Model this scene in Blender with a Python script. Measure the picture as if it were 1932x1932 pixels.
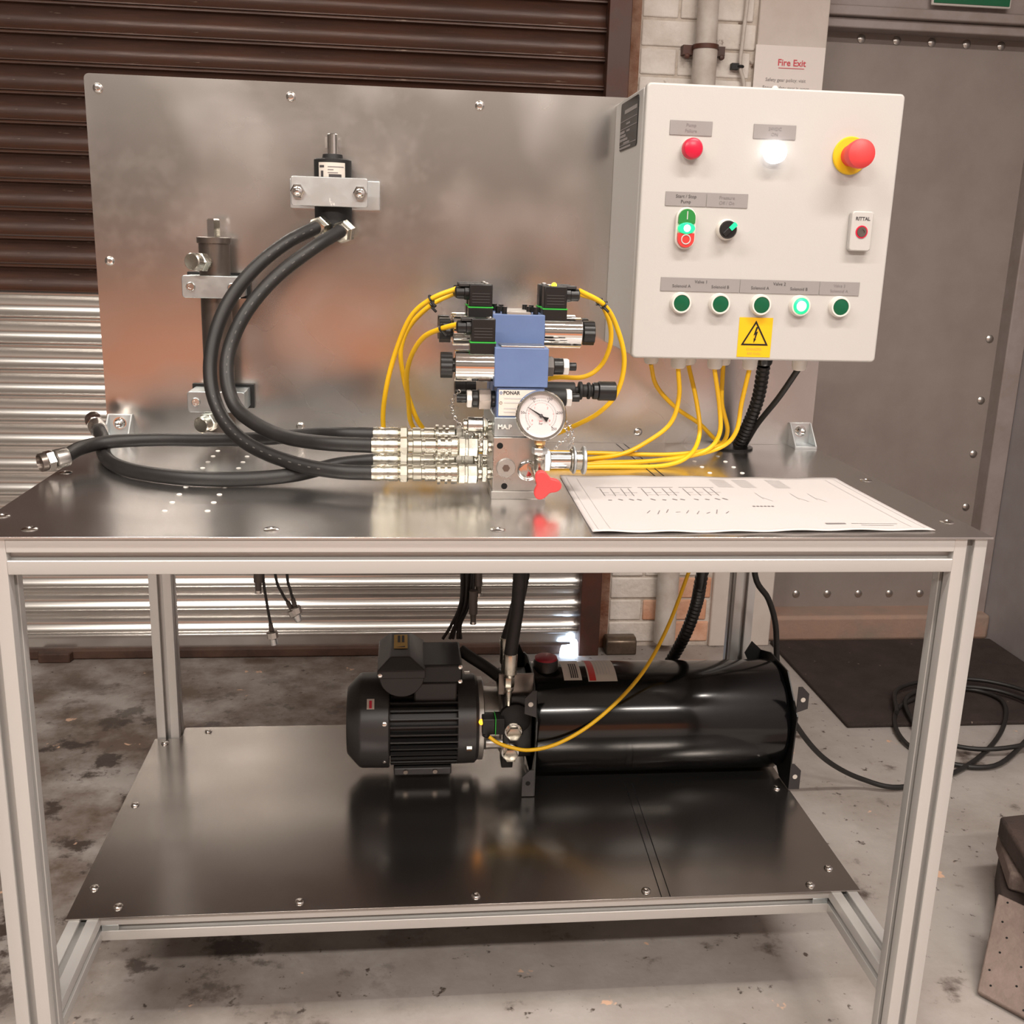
import bpy, bmesh, math, random
from mathutils import Vector, Matrix
random.seed(7)
PI = math.pi
scene = bpy.context.scene
for o in list(bpy.data.objects):
    bpy.data.objects.remove(o, do_unlink=True)

# ------------------------------------------------------------------ camera
cam_d = bpy.data.cameras.new('camera'); cam = bpy.data.objects.new('camera', cam_d)
scene.collection.objects.link(cam)
cam_d.sensor_width = 36.0; cam_d.lens = 36.52; cam_d.clip_start = 0.02
_R = ((0.99401, -0.00204, -0.10509), (-0.10146, 0.25020, -0.96287), (0.02926, 0.96819, 0.24850))
_x = Vector([r[0] for r in _R]).normalized()
_z = Vector([r[2] for r in _R]); _z = (_z - _x * _z.dot(_x)).normalized(); _y = _z.cross(_x)
cam.matrix_world = Matrix(((_x[0], _y[0], _z[0], 0.506), (_x[1], _y[1], _z[1], -1.221),
                           (_x[2], _y[2], _z[2], 1.248), (0, 0, 0, 1)))
scene.camera = cam

# ------------------------------------------------------------------ world, lamps, exposure
world = bpy.data.worlds.new('world'); scene.world = world; world.use_nodes = True
world.node_tree.nodes['Background'].inputs[0].default_value = (0.75, 0.68, 0.62, 1)
world.node_tree.nodes['Background'].inputs[1].default_value = 0.05

def area_lamp(name, loc, sx, sy, power, col=(1.0, 0.925, 0.85), rot=(0, 0, 0)):
    d = bpy.data.lights.new(name, 'AREA'); d.shape = 'RECTANGLE'; d.size = sx; d.size_y = sy
    d.energy = power; d.color = col
    o = bpy.data.objects.new(name, d); scene.collection.objects.link(o)
    o.location = loc; o.rotation_euler = rot
    return o
# fluorescent battens near the bench; the row behind the camera is added fill
area_lamp('key_or_fill_lamp', (1.55, -0.75, 3.15), 1.5, 0.16, 42)
area_lamp('key_or_fill_lamp', (-0.75, -0.75, 3.15), 1.5, 0.16, 34)
area_lamp('key_or_fill_lamp', (1.55, -2.9, 3.15), 1.5, 0.16, 66)  # added unseen row, brightens the wall mirrored in the back panel
area_lamp('key_or_fill_lamp', (-0.75, -2.9, 3.15), 1.5, 0.16, 66)
scene.view_settings.view_transform = 'Standard'
scene.view_settings.look = 'None'
scene.view_settings.exposure = 0.62
scene.view_settings.gamma = 1.0
scene.view_settings.use_curve_mapping = False

# ------------------------------------------------------------------ materials
M = {}
def srgb(r, g, b):
    f = lambda c: (c / 255) / 12.92 if c <= 10 else (((c / 255) + 0.055) / 1.055) ** 2.4
    return (f(r), f(g), f(b), 1)
def mat(name, col, rough=0.5, metal=0.0, col2=None, scale=8.0, rvar=0.0, bump=0.0, bscale=60.0,
        stretch=(1, 1, 1), lo=0.4, hi=0.65, detail=6, emit=None, estr=0.0, coat=0.0, spec=0.5):
    m = bpy.data.materials.new(name); m.use_nodes = True; M[name] = m
    nt = m.node_tree; b = nt.nodes['Principled BSDF']
    c = col if len(col) == 4 else (*col, 1)
    b.inputs['Base Color'].default_value = c
    b.inputs['Roughness'].default_value = rough; b.inputs['Metallic'].default_value = metal
    b.inputs['Specular IOR Level'].default_value = spec
    if coat: b.inputs['Coat Weight'].default_value = coat; b.inputs['Coat Roughness'].default_value = 0.08
    if emit:
        b.inputs['Emission Color'].default_value = (*emit[:3], 1); b.inputs['Emission Strength'].default_value = estr
    if col2 or rvar or bump:
        tc = nt.nodes.new('ShaderNodeTexCoord'); mp = nt.nodes.new('ShaderNodeMapping')
        mp.inputs['Scale'].default_value = stretch
        nt.links.new(tc.outputs['Object'], mp.inputs[0])
        n = nt.nodes.new('ShaderNodeTexNoise'); n.inputs['Scale'].default_value = scale; n.inputs['Detail'].default_value = detail
        n.inputs['Roughness'].default_value = 0.62
        nt.links.new(mp.outputs[0], n.inputs['Vector'])
        rp = nt.nodes.new('ShaderNodeMapRange'); rp.inputs[1].default_value = lo; rp.inputs[2].default_value = hi
        nt.links.new(n.outputs[0], rp.inputs[0])
        if col2:
            mx = nt.nodes.new('ShaderNodeMix'); mx.data_type = 'RGBA'
            mx.inputs[6].default_value = c; mx.inputs[7].default_value = col2 if len(col2) == 4 else (*col2, 1)
            nt.links.new(rp.outputs[0], mx.inputs[0]); nt.links.new(mx.outputs[2], b.inputs['Base Color'])
        if rvar:
            r2 = nt.nodes.new('ShaderNodeMapRange'); r2.inputs[3].default_value = max(0.02, rough - rvar); r2.inputs[4].default_value = rough + rvar
            nt.links.new(rp.outputs[0], r2.inputs[0]); nt.links.new(r2.outputs[0], b.inputs['Roughness'])
        if bump:
            n2 = nt.nodes.new('ShaderNodeTexNoise'); n2.inputs['Scale'].default_value = bscale; n2.inputs['Detail'].default_value = 5
            nt.links.new(mp.outputs[0], n2.inputs['Vector'])
            bp = nt.nodes.new('ShaderNodeBump'); bp.inputs['Strength'].default_value = bump; bp.inputs['Distance'].default_value = 0.01
            nt.links.new(n2.outputs[0], bp.inputs['Height']); nt.links.new(bp.outputs[0], b.inputs['Normal'])
    return m
def add_patch(m, col, scale, lo, hi, detail=4, stretch=(1, 1, 1), offset=(0, 0, 0), centre=None, reach=1.0):
    """another layer of stains, flaking or painted shade over a material's base colour"""
    nt = m.node_tree; b = nt.nodes['Principled BSDF']; inp = b.inputs['Base Color']
    tc = nt.nodes.new('ShaderNodeTexCoord'); mp = nt.nodes.new('ShaderNodeMapping')
    mp.inputs['Scale'].default_value = stretch; mp.inputs['Location'].default_value = offset
    n = nt.nodes.new('ShaderNodeTexNoise'); n.inputs['Scale'].default_value = scale; n.inputs['Detail'].default_value = detail
    n.inputs['Roughness'].default_value = 0.65
    rp = nt.nodes.new('ShaderNodeMapRange'); rp.inputs[1].default_value = lo; rp.inputs[2].default_value = hi
    mx = nt.nodes.new('ShaderNodeMix'); mx.data_type = 'RGBA'; mx.inputs[7].default_value = (*col[:3], 1)
    nt.links.new(tc.outputs['Object'], mp.inputs[0]); nt.links.new(mp.outputs[0], n.inputs['Vector'])
    nt.links.new(n.outputs[0], rp.inputs[0]); nt.links.new(rp.outputs[0], mx.inputs[0])
    if centre:                                  # layer kept to one area, fading out around its middle
        dn = nt.nodes.new('ShaderNodeVectorMath'); dn.operation = 'DISTANCE'; dn.inputs[1].default_value = centre
        fr = nt.nodes.new('ShaderNodeMapRange'); fr.inputs[1].default_value = reach; fr.inputs[2].default_value = reach * 0.45
        mu = nt.nodes.new('ShaderNodeMath'); mu.operation = 'MULTIPLY'
        nt.links.new(tc.outputs['Object'], dn.inputs[0]); nt.links.new(dn.outputs['Value'], fr.inputs[0])
        nt.links.new(fr.outputs[0], mu.inputs[0]); nt.links.new(rp.outputs[0], mu.inputs[1]); nt.links.new(mu.outputs[0], mx.inputs[0])
    if inp.links: nt.links.new(inp.links[0].from_socket, mx.inputs[6])
    else: mx.inputs[6].default_value = inp.default_value
    nt.links.new(mx.outputs[2], inp)

m = mat('floor', srgb(172, 165, 160), 0.55, 0, srgb(148, 139, 132), 3.0, 0.08, 0.15, 40)
add_patch(m, srgb(104, 88, 77), 5.0, 0.38, 0.60, 6, offset=(1, 7, 0), centre=(0.0, 1.25, 0), reach=1.25)  # back-left floor: stains together with shade painted into the colour
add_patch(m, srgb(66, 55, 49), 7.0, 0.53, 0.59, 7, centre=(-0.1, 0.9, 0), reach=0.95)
add_patch(m, srgb(84, 73, 67), 6.0, 0.61, 0.70, 7)
add_patch(m, srgb(84, 74, 68), 34.0, 0.64, 0.70, 3, offset=(3, 1, 0))
add_patch(m, srgb(214, 176, 150), 9.0, 0.665, 0.69, 4, offset=(9, 4, 2))
m = mat('pale_brick', srgb(222, 214, 206), 0.8, 0, srgb(204, 194, 184), 9, 0, 0.35, 60)
add_patch(m, srgb(104, 78, 62), 14.0, 0.66, 0.72, 5)
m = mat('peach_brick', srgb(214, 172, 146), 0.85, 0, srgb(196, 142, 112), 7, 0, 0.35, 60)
m = mat('mortar', srgb(206, 196, 186), 0.9, 0, srgb(172, 158, 145), 8, 0, 0.4, 90)
add_patch(m, srgb(92, 66, 50), 11.0, 0.64, 0.70, 5)
mat('dado_orange', srgb(214, 146, 108), 0.85, 0, srgb(190, 124, 96), 2, 0, 0.2, 30)  # orange of the added dado, chosen for its reflection
mat('raw_edge', srgb(150, 118, 100), 0.9, 0, srgb(112, 66, 42), 10, 0, 0.5, 60)
mat('plaster', srgb(204, 194, 186), 0.75, 0, srgb(192, 180, 171), 4, 0, 0.05, 60)
m = mat('shutter_brown', srgb(82, 54, 42), 0.42, 0.15, srgb(64, 43, 34), 6, 0.08, 0.05, 40, stretch=(0.6, 1, 6))
add_patch(m, srgb(150, 130, 116), 14.0, 0.67, 0.73, 5, stretch=(0.5, 1, 5))
mat('galvanised', (0.78, 0.76, 0.73), 0.24, 0.95, (0.68, 0.66, 0.63), 3, 0.02, stretch=(0.3, 1, 1), lo=0.3, hi=0.8)
mat('guide_steel', srgb(70, 46, 38), 0.55, 0.1, srgb(86, 48, 34), 9, 0.05)
mat('sill_brown', srgb(92, 68, 56), 0.7, 0, srgb(66, 48, 40), 10, 0, 0.2, 40)
mat('door_grey', srgb(140, 130, 124), 0.55, 0.0, srgb(133, 122, 116), 6, 0, 0.03, 200)
mat('frame_grey', srgb(150, 140, 137), 0.5, 0, srgb(138, 126, 120), 9)
mat('wall_blue', srgb(160, 154, 156), 0.7, 0, srgb(148, 140, 140), 4)
mat('ceiling_white', srgb(205, 200, 194), 0.9)
mat('wall_grey', srgb(98, 90, 84), 0.8, 0, srgb(84, 77, 73), 1.2)
mat('step_concrete', srgb(158, 128, 112), 0.85, 0, srgb(140, 122, 110), 7, 0, 0.2, 60)
m = mat('mat_black', srgb(46, 36, 33), 0.85, 0, srgb(58, 46, 41), 14, 0, 0.4, 300)
add_patch(m, srgb(130, 116, 106), 40, 0.74, 0.77, 2)
# bench metals
mat('profile', (0.58, 0.565, 0.545), 0.42, 0.40)
m = mat('alu_panel', (0.66, 0.635, 0.61), 0.27, 1.0, (0.70, 0.68, 0.66), 6, 0.06, lo=0.42, hi=0.78, detail=1.5)
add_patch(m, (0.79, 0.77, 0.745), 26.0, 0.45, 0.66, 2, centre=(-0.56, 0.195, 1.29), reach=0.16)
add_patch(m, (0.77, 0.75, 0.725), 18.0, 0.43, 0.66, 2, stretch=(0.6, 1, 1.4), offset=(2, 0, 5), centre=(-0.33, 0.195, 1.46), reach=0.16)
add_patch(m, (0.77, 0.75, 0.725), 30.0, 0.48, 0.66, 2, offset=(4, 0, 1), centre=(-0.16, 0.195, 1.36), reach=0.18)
mat('alu_top', (0.70, 0.68, 0.66), 0.23, 0.97, (0.58, 0.555, 0.535), 4, 0.05, stretch=(1, 1.6, 1), lo=0.35, hi=0.75, detail=2)
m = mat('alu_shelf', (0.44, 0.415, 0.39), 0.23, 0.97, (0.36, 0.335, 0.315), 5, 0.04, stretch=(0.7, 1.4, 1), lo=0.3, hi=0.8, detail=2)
mat('steel', (0.60, 0.58, 0.55), 0.32, 1.0, (0.52, 0.50, 0.475), 20, 0.06)
mat('bright_steel', (0.80, 0.78, 0.75), 0.16, 1.0)
mat('zinc', (0.60, 0.575, 0.50), 0.28, 1.0, (0.52, 0.50, 0.43), 25, 0.05)
mat('zinc_pale', (0.66, 0.68, 0.68), 0.38, 0.85, (0.58, 0.61, 0.62), 20, 0.05)
mat('zinc_clamp', (0.50, 0.56, 0.58), 0.36, 0.9, (0.57, 0.60, 0.60), 18, 0.05)
mat('chrome', (0.86, 0.85, 0.83), 0.07, 1.0)
mat('dark_steel', (0.25, 0.215, 0.19), 0.34, 0.95, (0.20, 0.17, 0.15), 12, 0.05)
mat('brass', (0.62, 0.40, 0.18), 0.28, 1.0)
mat('alu_cast', (0.50, 0.48, 0.45), 0.45, 0.9, (0.42, 0.40, 0.38), 30, 0.05)
mat('white_nut', srgb(236, 232, 226), 0.35, 0.1)
# paints, rubber, plastics
mat('box_paint', srgb(186, 183, 179), 0.42, 0, bump=0.03, bscale=500)
mat('gland_white', srgb(218, 212, 204), 0.45)
mat('rubber', srgb(29, 27, 26), 0.5, 0, srgb(36, 33, 32), 30)
mat('hose_print', srgb(84, 81, 79), 0.6)
mat('black_plastic', srgb(24, 23, 23), 0.35)
mat('black_matt', srgb(20, 19, 19), 0.6)
mat('hole_black', srgb(6, 6, 6), 0.9)
mat('tank_black', srgb(7, 7, 8), 0.16, 0, coat=0.3)
mat('motor_grey', srgb(50, 48, 48), 0.42)
mat('motor_body', srgb(32, 31, 31), 0.45)
mat('valve_blue', srgb(98, 118, 160), 0.42, 0, srgb(93, 112, 153), 20)
mat('yellow_cable', srgb(238, 186, 20), 0.42)
mat('red_plastic', srgb(226, 66, 66), 0.5)
mat('red_lens', srgb(205, 24, 58), 0.3)
mat('red_cap', srgb(150, 20, 42), 0.45)
mat('estop_yellow', srgb(226, 186, 24), 0.45)
mat('green_lens', srgb(6, 86, 55), 0.25)
mat('green_button', srgb(38, 128, 58), 0.35)
mat('red_button', srgb(206, 58, 54), 0.35)
mat('gasket_green', srgb(50, 170, 60), 0.5)
mat('lamp_white', (1, 1, 1), 0.3, emit=(0.92, 0.95, 1.0), estr=1.5)
mat('lamp_green', (0.02, 0.4, 0.2), 0.3, emit=(0.0, 0.58, 0.20), estr=0.8)
mat('lamp_green_core', (0.6, 1, 0.8), 0.3, emit=(0.55, 1.0, 0.78), estr=1.5)
mat('lamp_amber', (1, 0.6, 0.05), 0.3, emit=(1.0, 0.33, 0.01), estr=3.0)
mat('lamp_yellow', (1, 0.8, 0.05), 0.3, emit=(1.0, 0.72, 0.03), estr=1.2)
mat('daylight', (0.8, 0.9, 1), 0.5, emit=(0.62, 0.78, 1.0), estr=4.0)
mat('label_grey', srgb(142, 137, 135), 0.5)
mat('print_dark', srgb(66, 62, 64), 0.6)
mat('print_mid', srgb(128, 122, 122), 0.6)
mat('print_pale', srgb(196, 192, 190), 0.6)
mat('print_red', srgb(206, 72, 84), 0.6)
mat('sticker_yellow', srgb(234, 180, 10), 0.45)
mat('sticker_ochre', srgb(206, 164, 66), 0.5)
mat('sticker_white', srgb(214, 206, 196), 0.5)
mat('paper', srgb(194, 188, 186), 0.75)
mat('notice_paper', srgb(226, 217, 212), 0.7)
mat('dial', srgb(206, 198, 197), 0.5)
mat('sign_green', srgb(12, 92, 58), 0.4)
mat('sign_border', srgb(196, 190, 184), 0.5)
mat('slab_brown', srgb(126, 110, 102), 0.8, 0, srgb(98, 83, 76), 9, 0, 0.3, 80)
mat('slab_dark', srgb(58, 46, 42), 0.8, 0, srgb(74, 60, 54), 10, 0, 0.3, 80)
mat('block_steel', srgb(112, 98, 84), 0.4, 0.6, srgb(80, 68, 58), 14, 0.1)
mat('tube_grey', srgb(92, 86, 82), 0.5)
mat('pipe_paint', srgb(200, 192, 184), 0.6, 0, srgb(182, 170, 160), 14)

# ------------------------------------------------------------------ geometry helpers
col = scene.collection
WL = {}                                        # world place of every object that may be a parent
def wloc(o): return WL.get(o.name, Vector((0, 0, 0)))
class MB:
    def __init__(s): s.v = []; s.f = []
    def add(s, vs, fs):
        n = len(s.v); s.v += [Vector(v) for v in vs]; s.f += [tuple(i + n for i in f) for f in fs]; return s
    def box(s, x0, x1, y0, y1, z0, z1):
        return s.add([(x0, y0, z0), (x1, y0, z0), (x1, y1, z0), (x0, y1, z0), (x0, y0, z1), (x1, y0, z1), (x1, y1, z1), (x0, y1, z1)],
                     [(3, 2, 1, 0), (4, 5, 6, 7), (0, 1, 5, 4), (1, 2, 6, 5), (2, 3, 7, 6), (3, 0, 4, 7)])
    def prism(s, poly, vec):
        vec = Vector(vec); n = len(poly); p = [Vector(q) for q in poly]
        nrm = Vector((0, 0, 0))
        for i in range(n): nrm += (p[i] - p[0]).cross(p[(i + 1) % n] - p[0])
        if nrm.dot(vec) > 0: p.reverse()
        return s.add(p + [q + vec for q in p], [tuple(range(n)), tuple(range(2 * n - 1, n - 1, -1))] +
                     [((i + 1) % n, i, n + i, n + (i + 1) % n) for i in range(n)])
    def lathe(s, o, axis, prof, n=24, ph=0.0):
        o = Vector(o); a = Vector(axis).normalized()
        u = a.orthogonal().normalized() if abs(a.z) > 0.9 else Vector((0, 0, 1)).cross(a).normalized()
        w = a.cross(u); vs = []; fs = []
        for t, r in prof:
            for k in range(n):
                an = 2 * PI * k / n + ph; vs.append(o + a * t + (u * math.cos(an) + w * math.sin(an)) * r)
        for i in range(len(prof) - 1):
            for k in range(n):
                k2 = (k + 1) % n; fs.append((i * n + k, i * n + k2, (i + 1) * n + k2, (i + 1) * n + k))
        fs.append(tuple(range(n - 1, -1, -1))); fs.append(tuple(range((len(prof) - 1) * n, len(prof) * n)))
        return s.add(vs, fs)
    def cyl(s, p0, p1, r0, r1=None, n=24, ph=0.0):
        p0 = Vector(p0); p1 = Vector(p1); L = (p1 - p0).length
        return s.lathe(p0, p1 - p0, [(0, r0), (L, r0 if r1 is None else r1)], n, ph)
    def tube(s, path, r, n=10, sub=6, ripple=None):
        P = smooth(path, sub) if sub else [Vector(p) for p in path]
        T = [(P[min(i + 1, len(P) - 1)] - P[max(i - 1, 0)]).normalized() for i in range(len(P))]
        u = T[0].orthogonal().normalized(); vs = []; fs = []
        for i, p in enumerate(P):
            u = (u - T[i] * u.dot(T[i])).normalized(); w = T[i].cross(u)
            rr = r if ripple is None else r * (1 + (0.13 if i % 2 else -0.05))
            for k in range(n):
                a = 2 * PI * k / n; vs.append(p + (u * math.cos(a) + w * math.sin(a)) * rr)
        for i in range(len(P) - 1):
            for k in range(n):
                k2 = (k + 1) % n; fs.append((i * n + k, i * n + k2, (i + 1) * n + k2, (i + 1) * n + k))
        fs.append(tuple(range(n - 1, -1, -1))); fs.append(tuple(range((len(P) - 1) * n, len(P) * n)))
        return s.add(vs, fs)
    def torus(s, c, axis, R, r, n=24, m=8):
        c = Vector(c); a = Vector(axis).normalized(); u = a.orthogonal().normalized(); w = a.cross(u); vs = []; fs = []
        for i in range(n):
            d = u * math.cos(2 * PI * i / n) + w * math.sin(2 * PI * i / n)
            for k in range(m):
                b = 2 * PI * k / m; vs.append(c + d * (R + r * math.cos(b)) + a * r * math.sin(b))
        for i in range(n):
            for k in range(m):
                i2 = (i + 1) % n; k2 = (k + 1) % m; fs.append((i * m + k, i2 * m + k, i2 * m + k2, i * m + k2))
        return s.add(vs, fs)
    def grid(s, fn, nu, nv, thick=None):
        vs = [fn(i / nu, j / nv) for i in range(nu + 1) for j in range(nv + 1)]
        return s.add(vs, [(i * (nv + 1) + j, (i + 1) * (nv + 1) + j, (i + 1) * (nv + 1) + j + 1, i * (nv + 1) + j + 1) for i in range(nu) for j in range(nv)])
    def mesh(s, name, off=Vector((0, 0, 0)), ang=38):
        me = bpy.data.meshes.new(name); me.from_pydata([v - off for v in s.v], [], s.f)
        bm = bmesh.new(); bm.from_mesh(me); bmesh.ops.recalc_face_normals(bm, faces=bm.faces); bm.to_mesh(me); bm.free()
        me.polygons.foreach_set('use_smooth', [True] * len(me.polygons)); me.set_sharp_from_angle(angle=math.radians(ang))
        return me
    def build(s, name, m, parent=None, bevel=0, seg=2, label=None, solid=0):
        off = wloc(parent) if parent else Vector((0, 0, 0))
        return link(name, s.mesh(name, off), m, parent, Vector((0, 0, 0)), bevel, seg, label, solid)
def link(name, me, m, parent=None, loc=(0, 0, 0), bevel=0, seg=2, label=None, solid=0, rot=None):
    """put a mesh in the scene; loc is relative to the parent"""
    o = bpy.data.objects.new(name, me); col.objects.link(o)
    if not me.materials: me.materials.append(M[m])
    o.location = loc
    if rot: o.rotation_euler = rot
    if parent: o.parent = parent
    WL[o.name] = (wloc(parent) if parent else Vector((0, 0, 0))) + Vector(loc)
    if bevel:
        b = o.modifiers.new('bevel', 'BEVEL'); b.width = bevel; b.segments = seg; b.limit_method = 'ANGLE'; b.angle_limit = 0.6
    if solid:
        d = o.modifiers.new('thickness', 'SOLIDIFY'); d.thickness = solid; d.offset = -1
    if label: o['label'] = label
    return o
def inst(name, me, parent, world, rot=None):
    o = bpy.data.objects.new(name, me); col.objects.link(o); o.parent = parent
    o.location = Vector(world) - wloc(parent)
    if rot: o.rotation_euler = rot
    WL[o.name] = Vector(world)
    return o
def smooth(path, sub):
    P = [Vector(p) for p in path]; out = []
    for i in range(len(P) - 1):
        a = P[i - 1] if i else P[0] * 2 - P[1]; b = P[i]; c = P[i + 1]; d = P[i + 2] if i + 2 < len(P) else P[-1] * 2 - P[-2]
        for k in range(sub):
            t = k / sub
            out.append(0.5 * ((2 * b) + (c - a) * t + (2 * a - 5 * b + 4 * c - d) * t * t + (3 * b - a - 3 * c + d) * t ** 3))
    out.append(P[-1]); return out
def thing(name, loc, label, cat, group=None):
    o = bpy.data.objects.new(name, None); col.objects.link(o); o.location = loc; o.empty_display_size = 0.05
    WL[o.name] = Vector(loc); return tag(o, label, cat, group)
def tag(o, label, cat, group=None):
    o['label'] = label; o['category'] = cat
    if group: o['group'] = group
    return o
def struct(o): o['kind'] = 'structure'; return o
def text(s, size, loc, right, up, m, parent, name='lettering', align='CENTER', squeeze=1.0, bold=0.0):
    cu = bpy.data.curves.new('t', 'FONT'); cu.body = s; cu.size = size; cu.align_x = align; cu.align_y = 'CENTER'; cu.resolution_u = 2; cu.offset = bold
    to = bpy.data.objects.new('t', cu); col.objects.link(to)
    me = bpy.data.meshes.new_from_object(to); bpy.data.objects.remove(to, do_unlink=True); bpy.data.curves.remove(cu)
    r = Vector(right).normalized(); u = Vector(up).normalized(); L = Vector(loc) - wloc(parent)
    for v in me.vertices: v.co = L + r * v.co.x * squeeze + u * v.co.y
    me.name = name; me.materials.clear()
    return link(name, me, m, parent)
X = Vector((1, 0, 0)); Y = Vector((0, 1, 0)); Z = Vector((0, 0, 1))
def rrect(x0, x1, z0, z1, r, y, n=4):
    pts = []
    for cx, cz, a0 in ((x1 - r, z1 - r, 0), (x0 + r, z1 - r, PI / 2), (x0 + r, z0 + r, PI), (x1 - r, z0 + r, 1.5 * PI)):
        for k in range(n + 1):
            a = a0 + PI / 2 * k / n; pts.append((cx + r * math.cos(a), y, cz + r * math.sin(a)))
    return pts
DOME = [(0, 0.0078), (0.0015, 0.0078), (0.0032, 0.0068), (0.0044, 0.0045), (0.0045, 0.0026), (0.003, 0.0024)]

# ------------------------------------------------------------------ the setting
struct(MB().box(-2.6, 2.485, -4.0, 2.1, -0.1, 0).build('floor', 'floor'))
struct(MB().box(-2.6, 2.6, -4.0, 2.2, 3.2, 3.3).build('ceiling', 'ceiling_white'))
struct(MB().box(-2.7, -2.6, -4.0, 2.2, 0, 3.2).build('wall_left', 'wall_grey'))
struct(MB().box(2.485, 2.585, -4.0, 2.0, 0, 3.2).build('wall_right', 'wall_blue'))
struct(MB().box(-2.6, 2.5, -4.1, -4.0, 0, 3.2).build('wall_front', 'wall_grey'))
struct(MB().box(-2.6, 2.5, -4.0, -3.97, 0, 0.85).build('added_dado', 'dado_orange'))  # unseen dado added for its orange reflection in the back panel
# brick pier between the roller shutter and the fire door, each course its own bricks
wb = struct(MB().box(1.125, 1.70, 1.8825, 2.1, 0, 3.2).box(-2.6, -1.7, 1.895, 2.1, 0, 3.2).box(-1.7, 1.125, 1.895, 2.1, 2.7, 3.2)
            .box(1.70, 2.485, 2.06, 2.1, 0, 3.2).box(1.70, 2.485, 1.93, 2.06, 2.05, 3.2).build('wall_back', 'mortar'))
MB().box(1.128, 1.165, 1.868, 1.895, 0, 3.0).build('plaster_edge', 'raw_edge', wb)
course = 0.0745
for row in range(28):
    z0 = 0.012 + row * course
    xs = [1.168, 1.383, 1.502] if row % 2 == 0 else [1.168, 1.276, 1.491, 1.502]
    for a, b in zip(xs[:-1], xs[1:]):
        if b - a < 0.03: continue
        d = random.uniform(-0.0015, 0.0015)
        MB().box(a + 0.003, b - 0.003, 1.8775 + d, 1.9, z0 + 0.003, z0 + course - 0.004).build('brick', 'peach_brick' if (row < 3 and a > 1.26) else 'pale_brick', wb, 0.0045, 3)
struct(MB().box(1.502, 1.705, 1.866, 1.9, 0.0, 3.2).build('trim_1', 'plaster', None, 0.004))

# roller shutter: old brown slats above, newer galvanised slats below
dr = bpy.data.objects.new('door_1', None); col.objects.link(dr); dr.location = (-0.3, 1.84, 0); WL[dr.name] = Vector(dr.location); struct(dr)
dr['label'] = 'roller shutter of brown upper slats and galvanised lower slats'
def slat_mesh(pitch, m):
    prof = [(-0.004, 0.0), (-0.0085, -0.0035), (-0.0085, -0.0075), (-0.003, -0.010)]
    for k in range(9):
        t = k / 8; prof.append((0.002 + 0.013 * math.sin(PI * t) ** 0.9, -0.011 - (pitch - 0.019) * t))
    prof += [(-0.001, -pitch + 0.006), (-0.006, -pitch + 0.0045), (-0.006, -pitch + 0.0015), (0.004, -pitch + 0.0015)]
    back = [(0.019, -pitch + 0.0015), (0.019, 0.0)]
    b = MB(); b.prism([(-1.4, y, z) for y, z in prof + back], (2.82, 0, 0)); me = b.mesh('slat', ang=30); me.materials.append(M[m]); return me
sb = slat_mesh(0.0745, 'shutter_brown'); sg = slat_mesh(0.0722, 'galvanised')
for k in range(1, 22): inst('slat', sb, dr, (-0.3, 1.84, 1.085 + 0.0745 * k))
for k in range(14): inst('slat', sg, dr, (-0.3, 1.84, 1.085 - 0.0722 * k))
MB().box(-1.7, 1.12, 1.832, 1.85, 0.028, 0.075).box(-1.7, 1.12, 1.826, 1.832, 0.066, 0.075).build('bottom_rail', 'galvanised', dr, 0.002)
MB().box(1.062, 1.125, 1.80, 1.812, 0, 2.7).box(1.062, 1.074, 1.812, 1.86, 0, 2.7).box(1.062, 1.125, 1.862, 1.90, 0, 2.7).build('guide_rail', 'guide_steel', dr, 0.002)
MB().box(-1.76, -1.70, 1.80, 1.90, 0, 2.7).build('guide_rail', 'guide_steel', dr, 0.002)
MB().box(-1.7, 1.06, 1.815, 1.875, 0, 0.032).build('sill', 'sill_brown', dr, 0.006)
MB().prism([(-0.57, 1.79, 0), (-0.48, 1.79, 0), (-0.475, 1.815, 0), (-0.575, 1.815, 0)], (0, 0, 0.03)).build('sill_lug', 'sill_brown', dr, 0.004)
MB().prism([(1.002, 1.79, 0.002), (1.058, 1.79, 0.002), (1.056, 1.79, 0.05), (1.044, 1.79, 0.058), (1.034, 1.79, 0.05), (1.036, 1.79, 0.036), (1.008, 1.79, 0.033), (1.004, 1.79, 0.02)], (0, 0.02, 0)).build('daylight_gap', 'daylight', dr)

# fire door in its recess
fd = bpy.data.objects.new('door_2', None); col.objects.link(fd); fd.location = (2.1, 2.0, 0.09); WL[fd.name] = Vector(fd.location); struct(fd)
fd['label'] = 'grey steel fire door with a row of bolt heads'
MB().box(1.705, 2.44, 2.0, 2.045, 0.088, 1.93).build('leaf', 'door_grey', fd)
bh = MB().lathe((0, 0, 0), (0, -1, 0), [(0, 0.013), (0.002, 0.0125), (0.005, 0.008), (0.006, 0.003)], 14).mesh('bolt_head'); bh.materials.append(M['steel'])
for k in range(6): inst('bolt_head', bh, fd, (1.861 + 0.11 * k, 1.9995, 1.873))
for k in range(5): inst('bolt_head', bh, fd, (1.835 + 0.11 * k, 1.9995, 0.133))
for z in (0.439, 0.621, 0.80, 1.0): inst('bolt_head', bh, fd, (2.397, 1.9995, z))
MB().box(2.425, 2.484, 1.94, 2.04, 0.0, 2.05).build('door_frame', 'frame_grey', fd, 0.004)
MB().box(1.705, 2.484, 1.915, 2.04, 1.918, 1.945).box(1.705, 2.484, 1.935, 2.04, 1.889, 1.918).box(1.705, 2.484, 1.93, 2.04, 1.945, 2.05).build('lintel', 'frame_grey', fd, 0.004)
struct(MB().box(1.705, 2.484, 1.90, 2.06, 0, 0.088).build('trim_2', 'step_concrete', None, 0.012))

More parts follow.
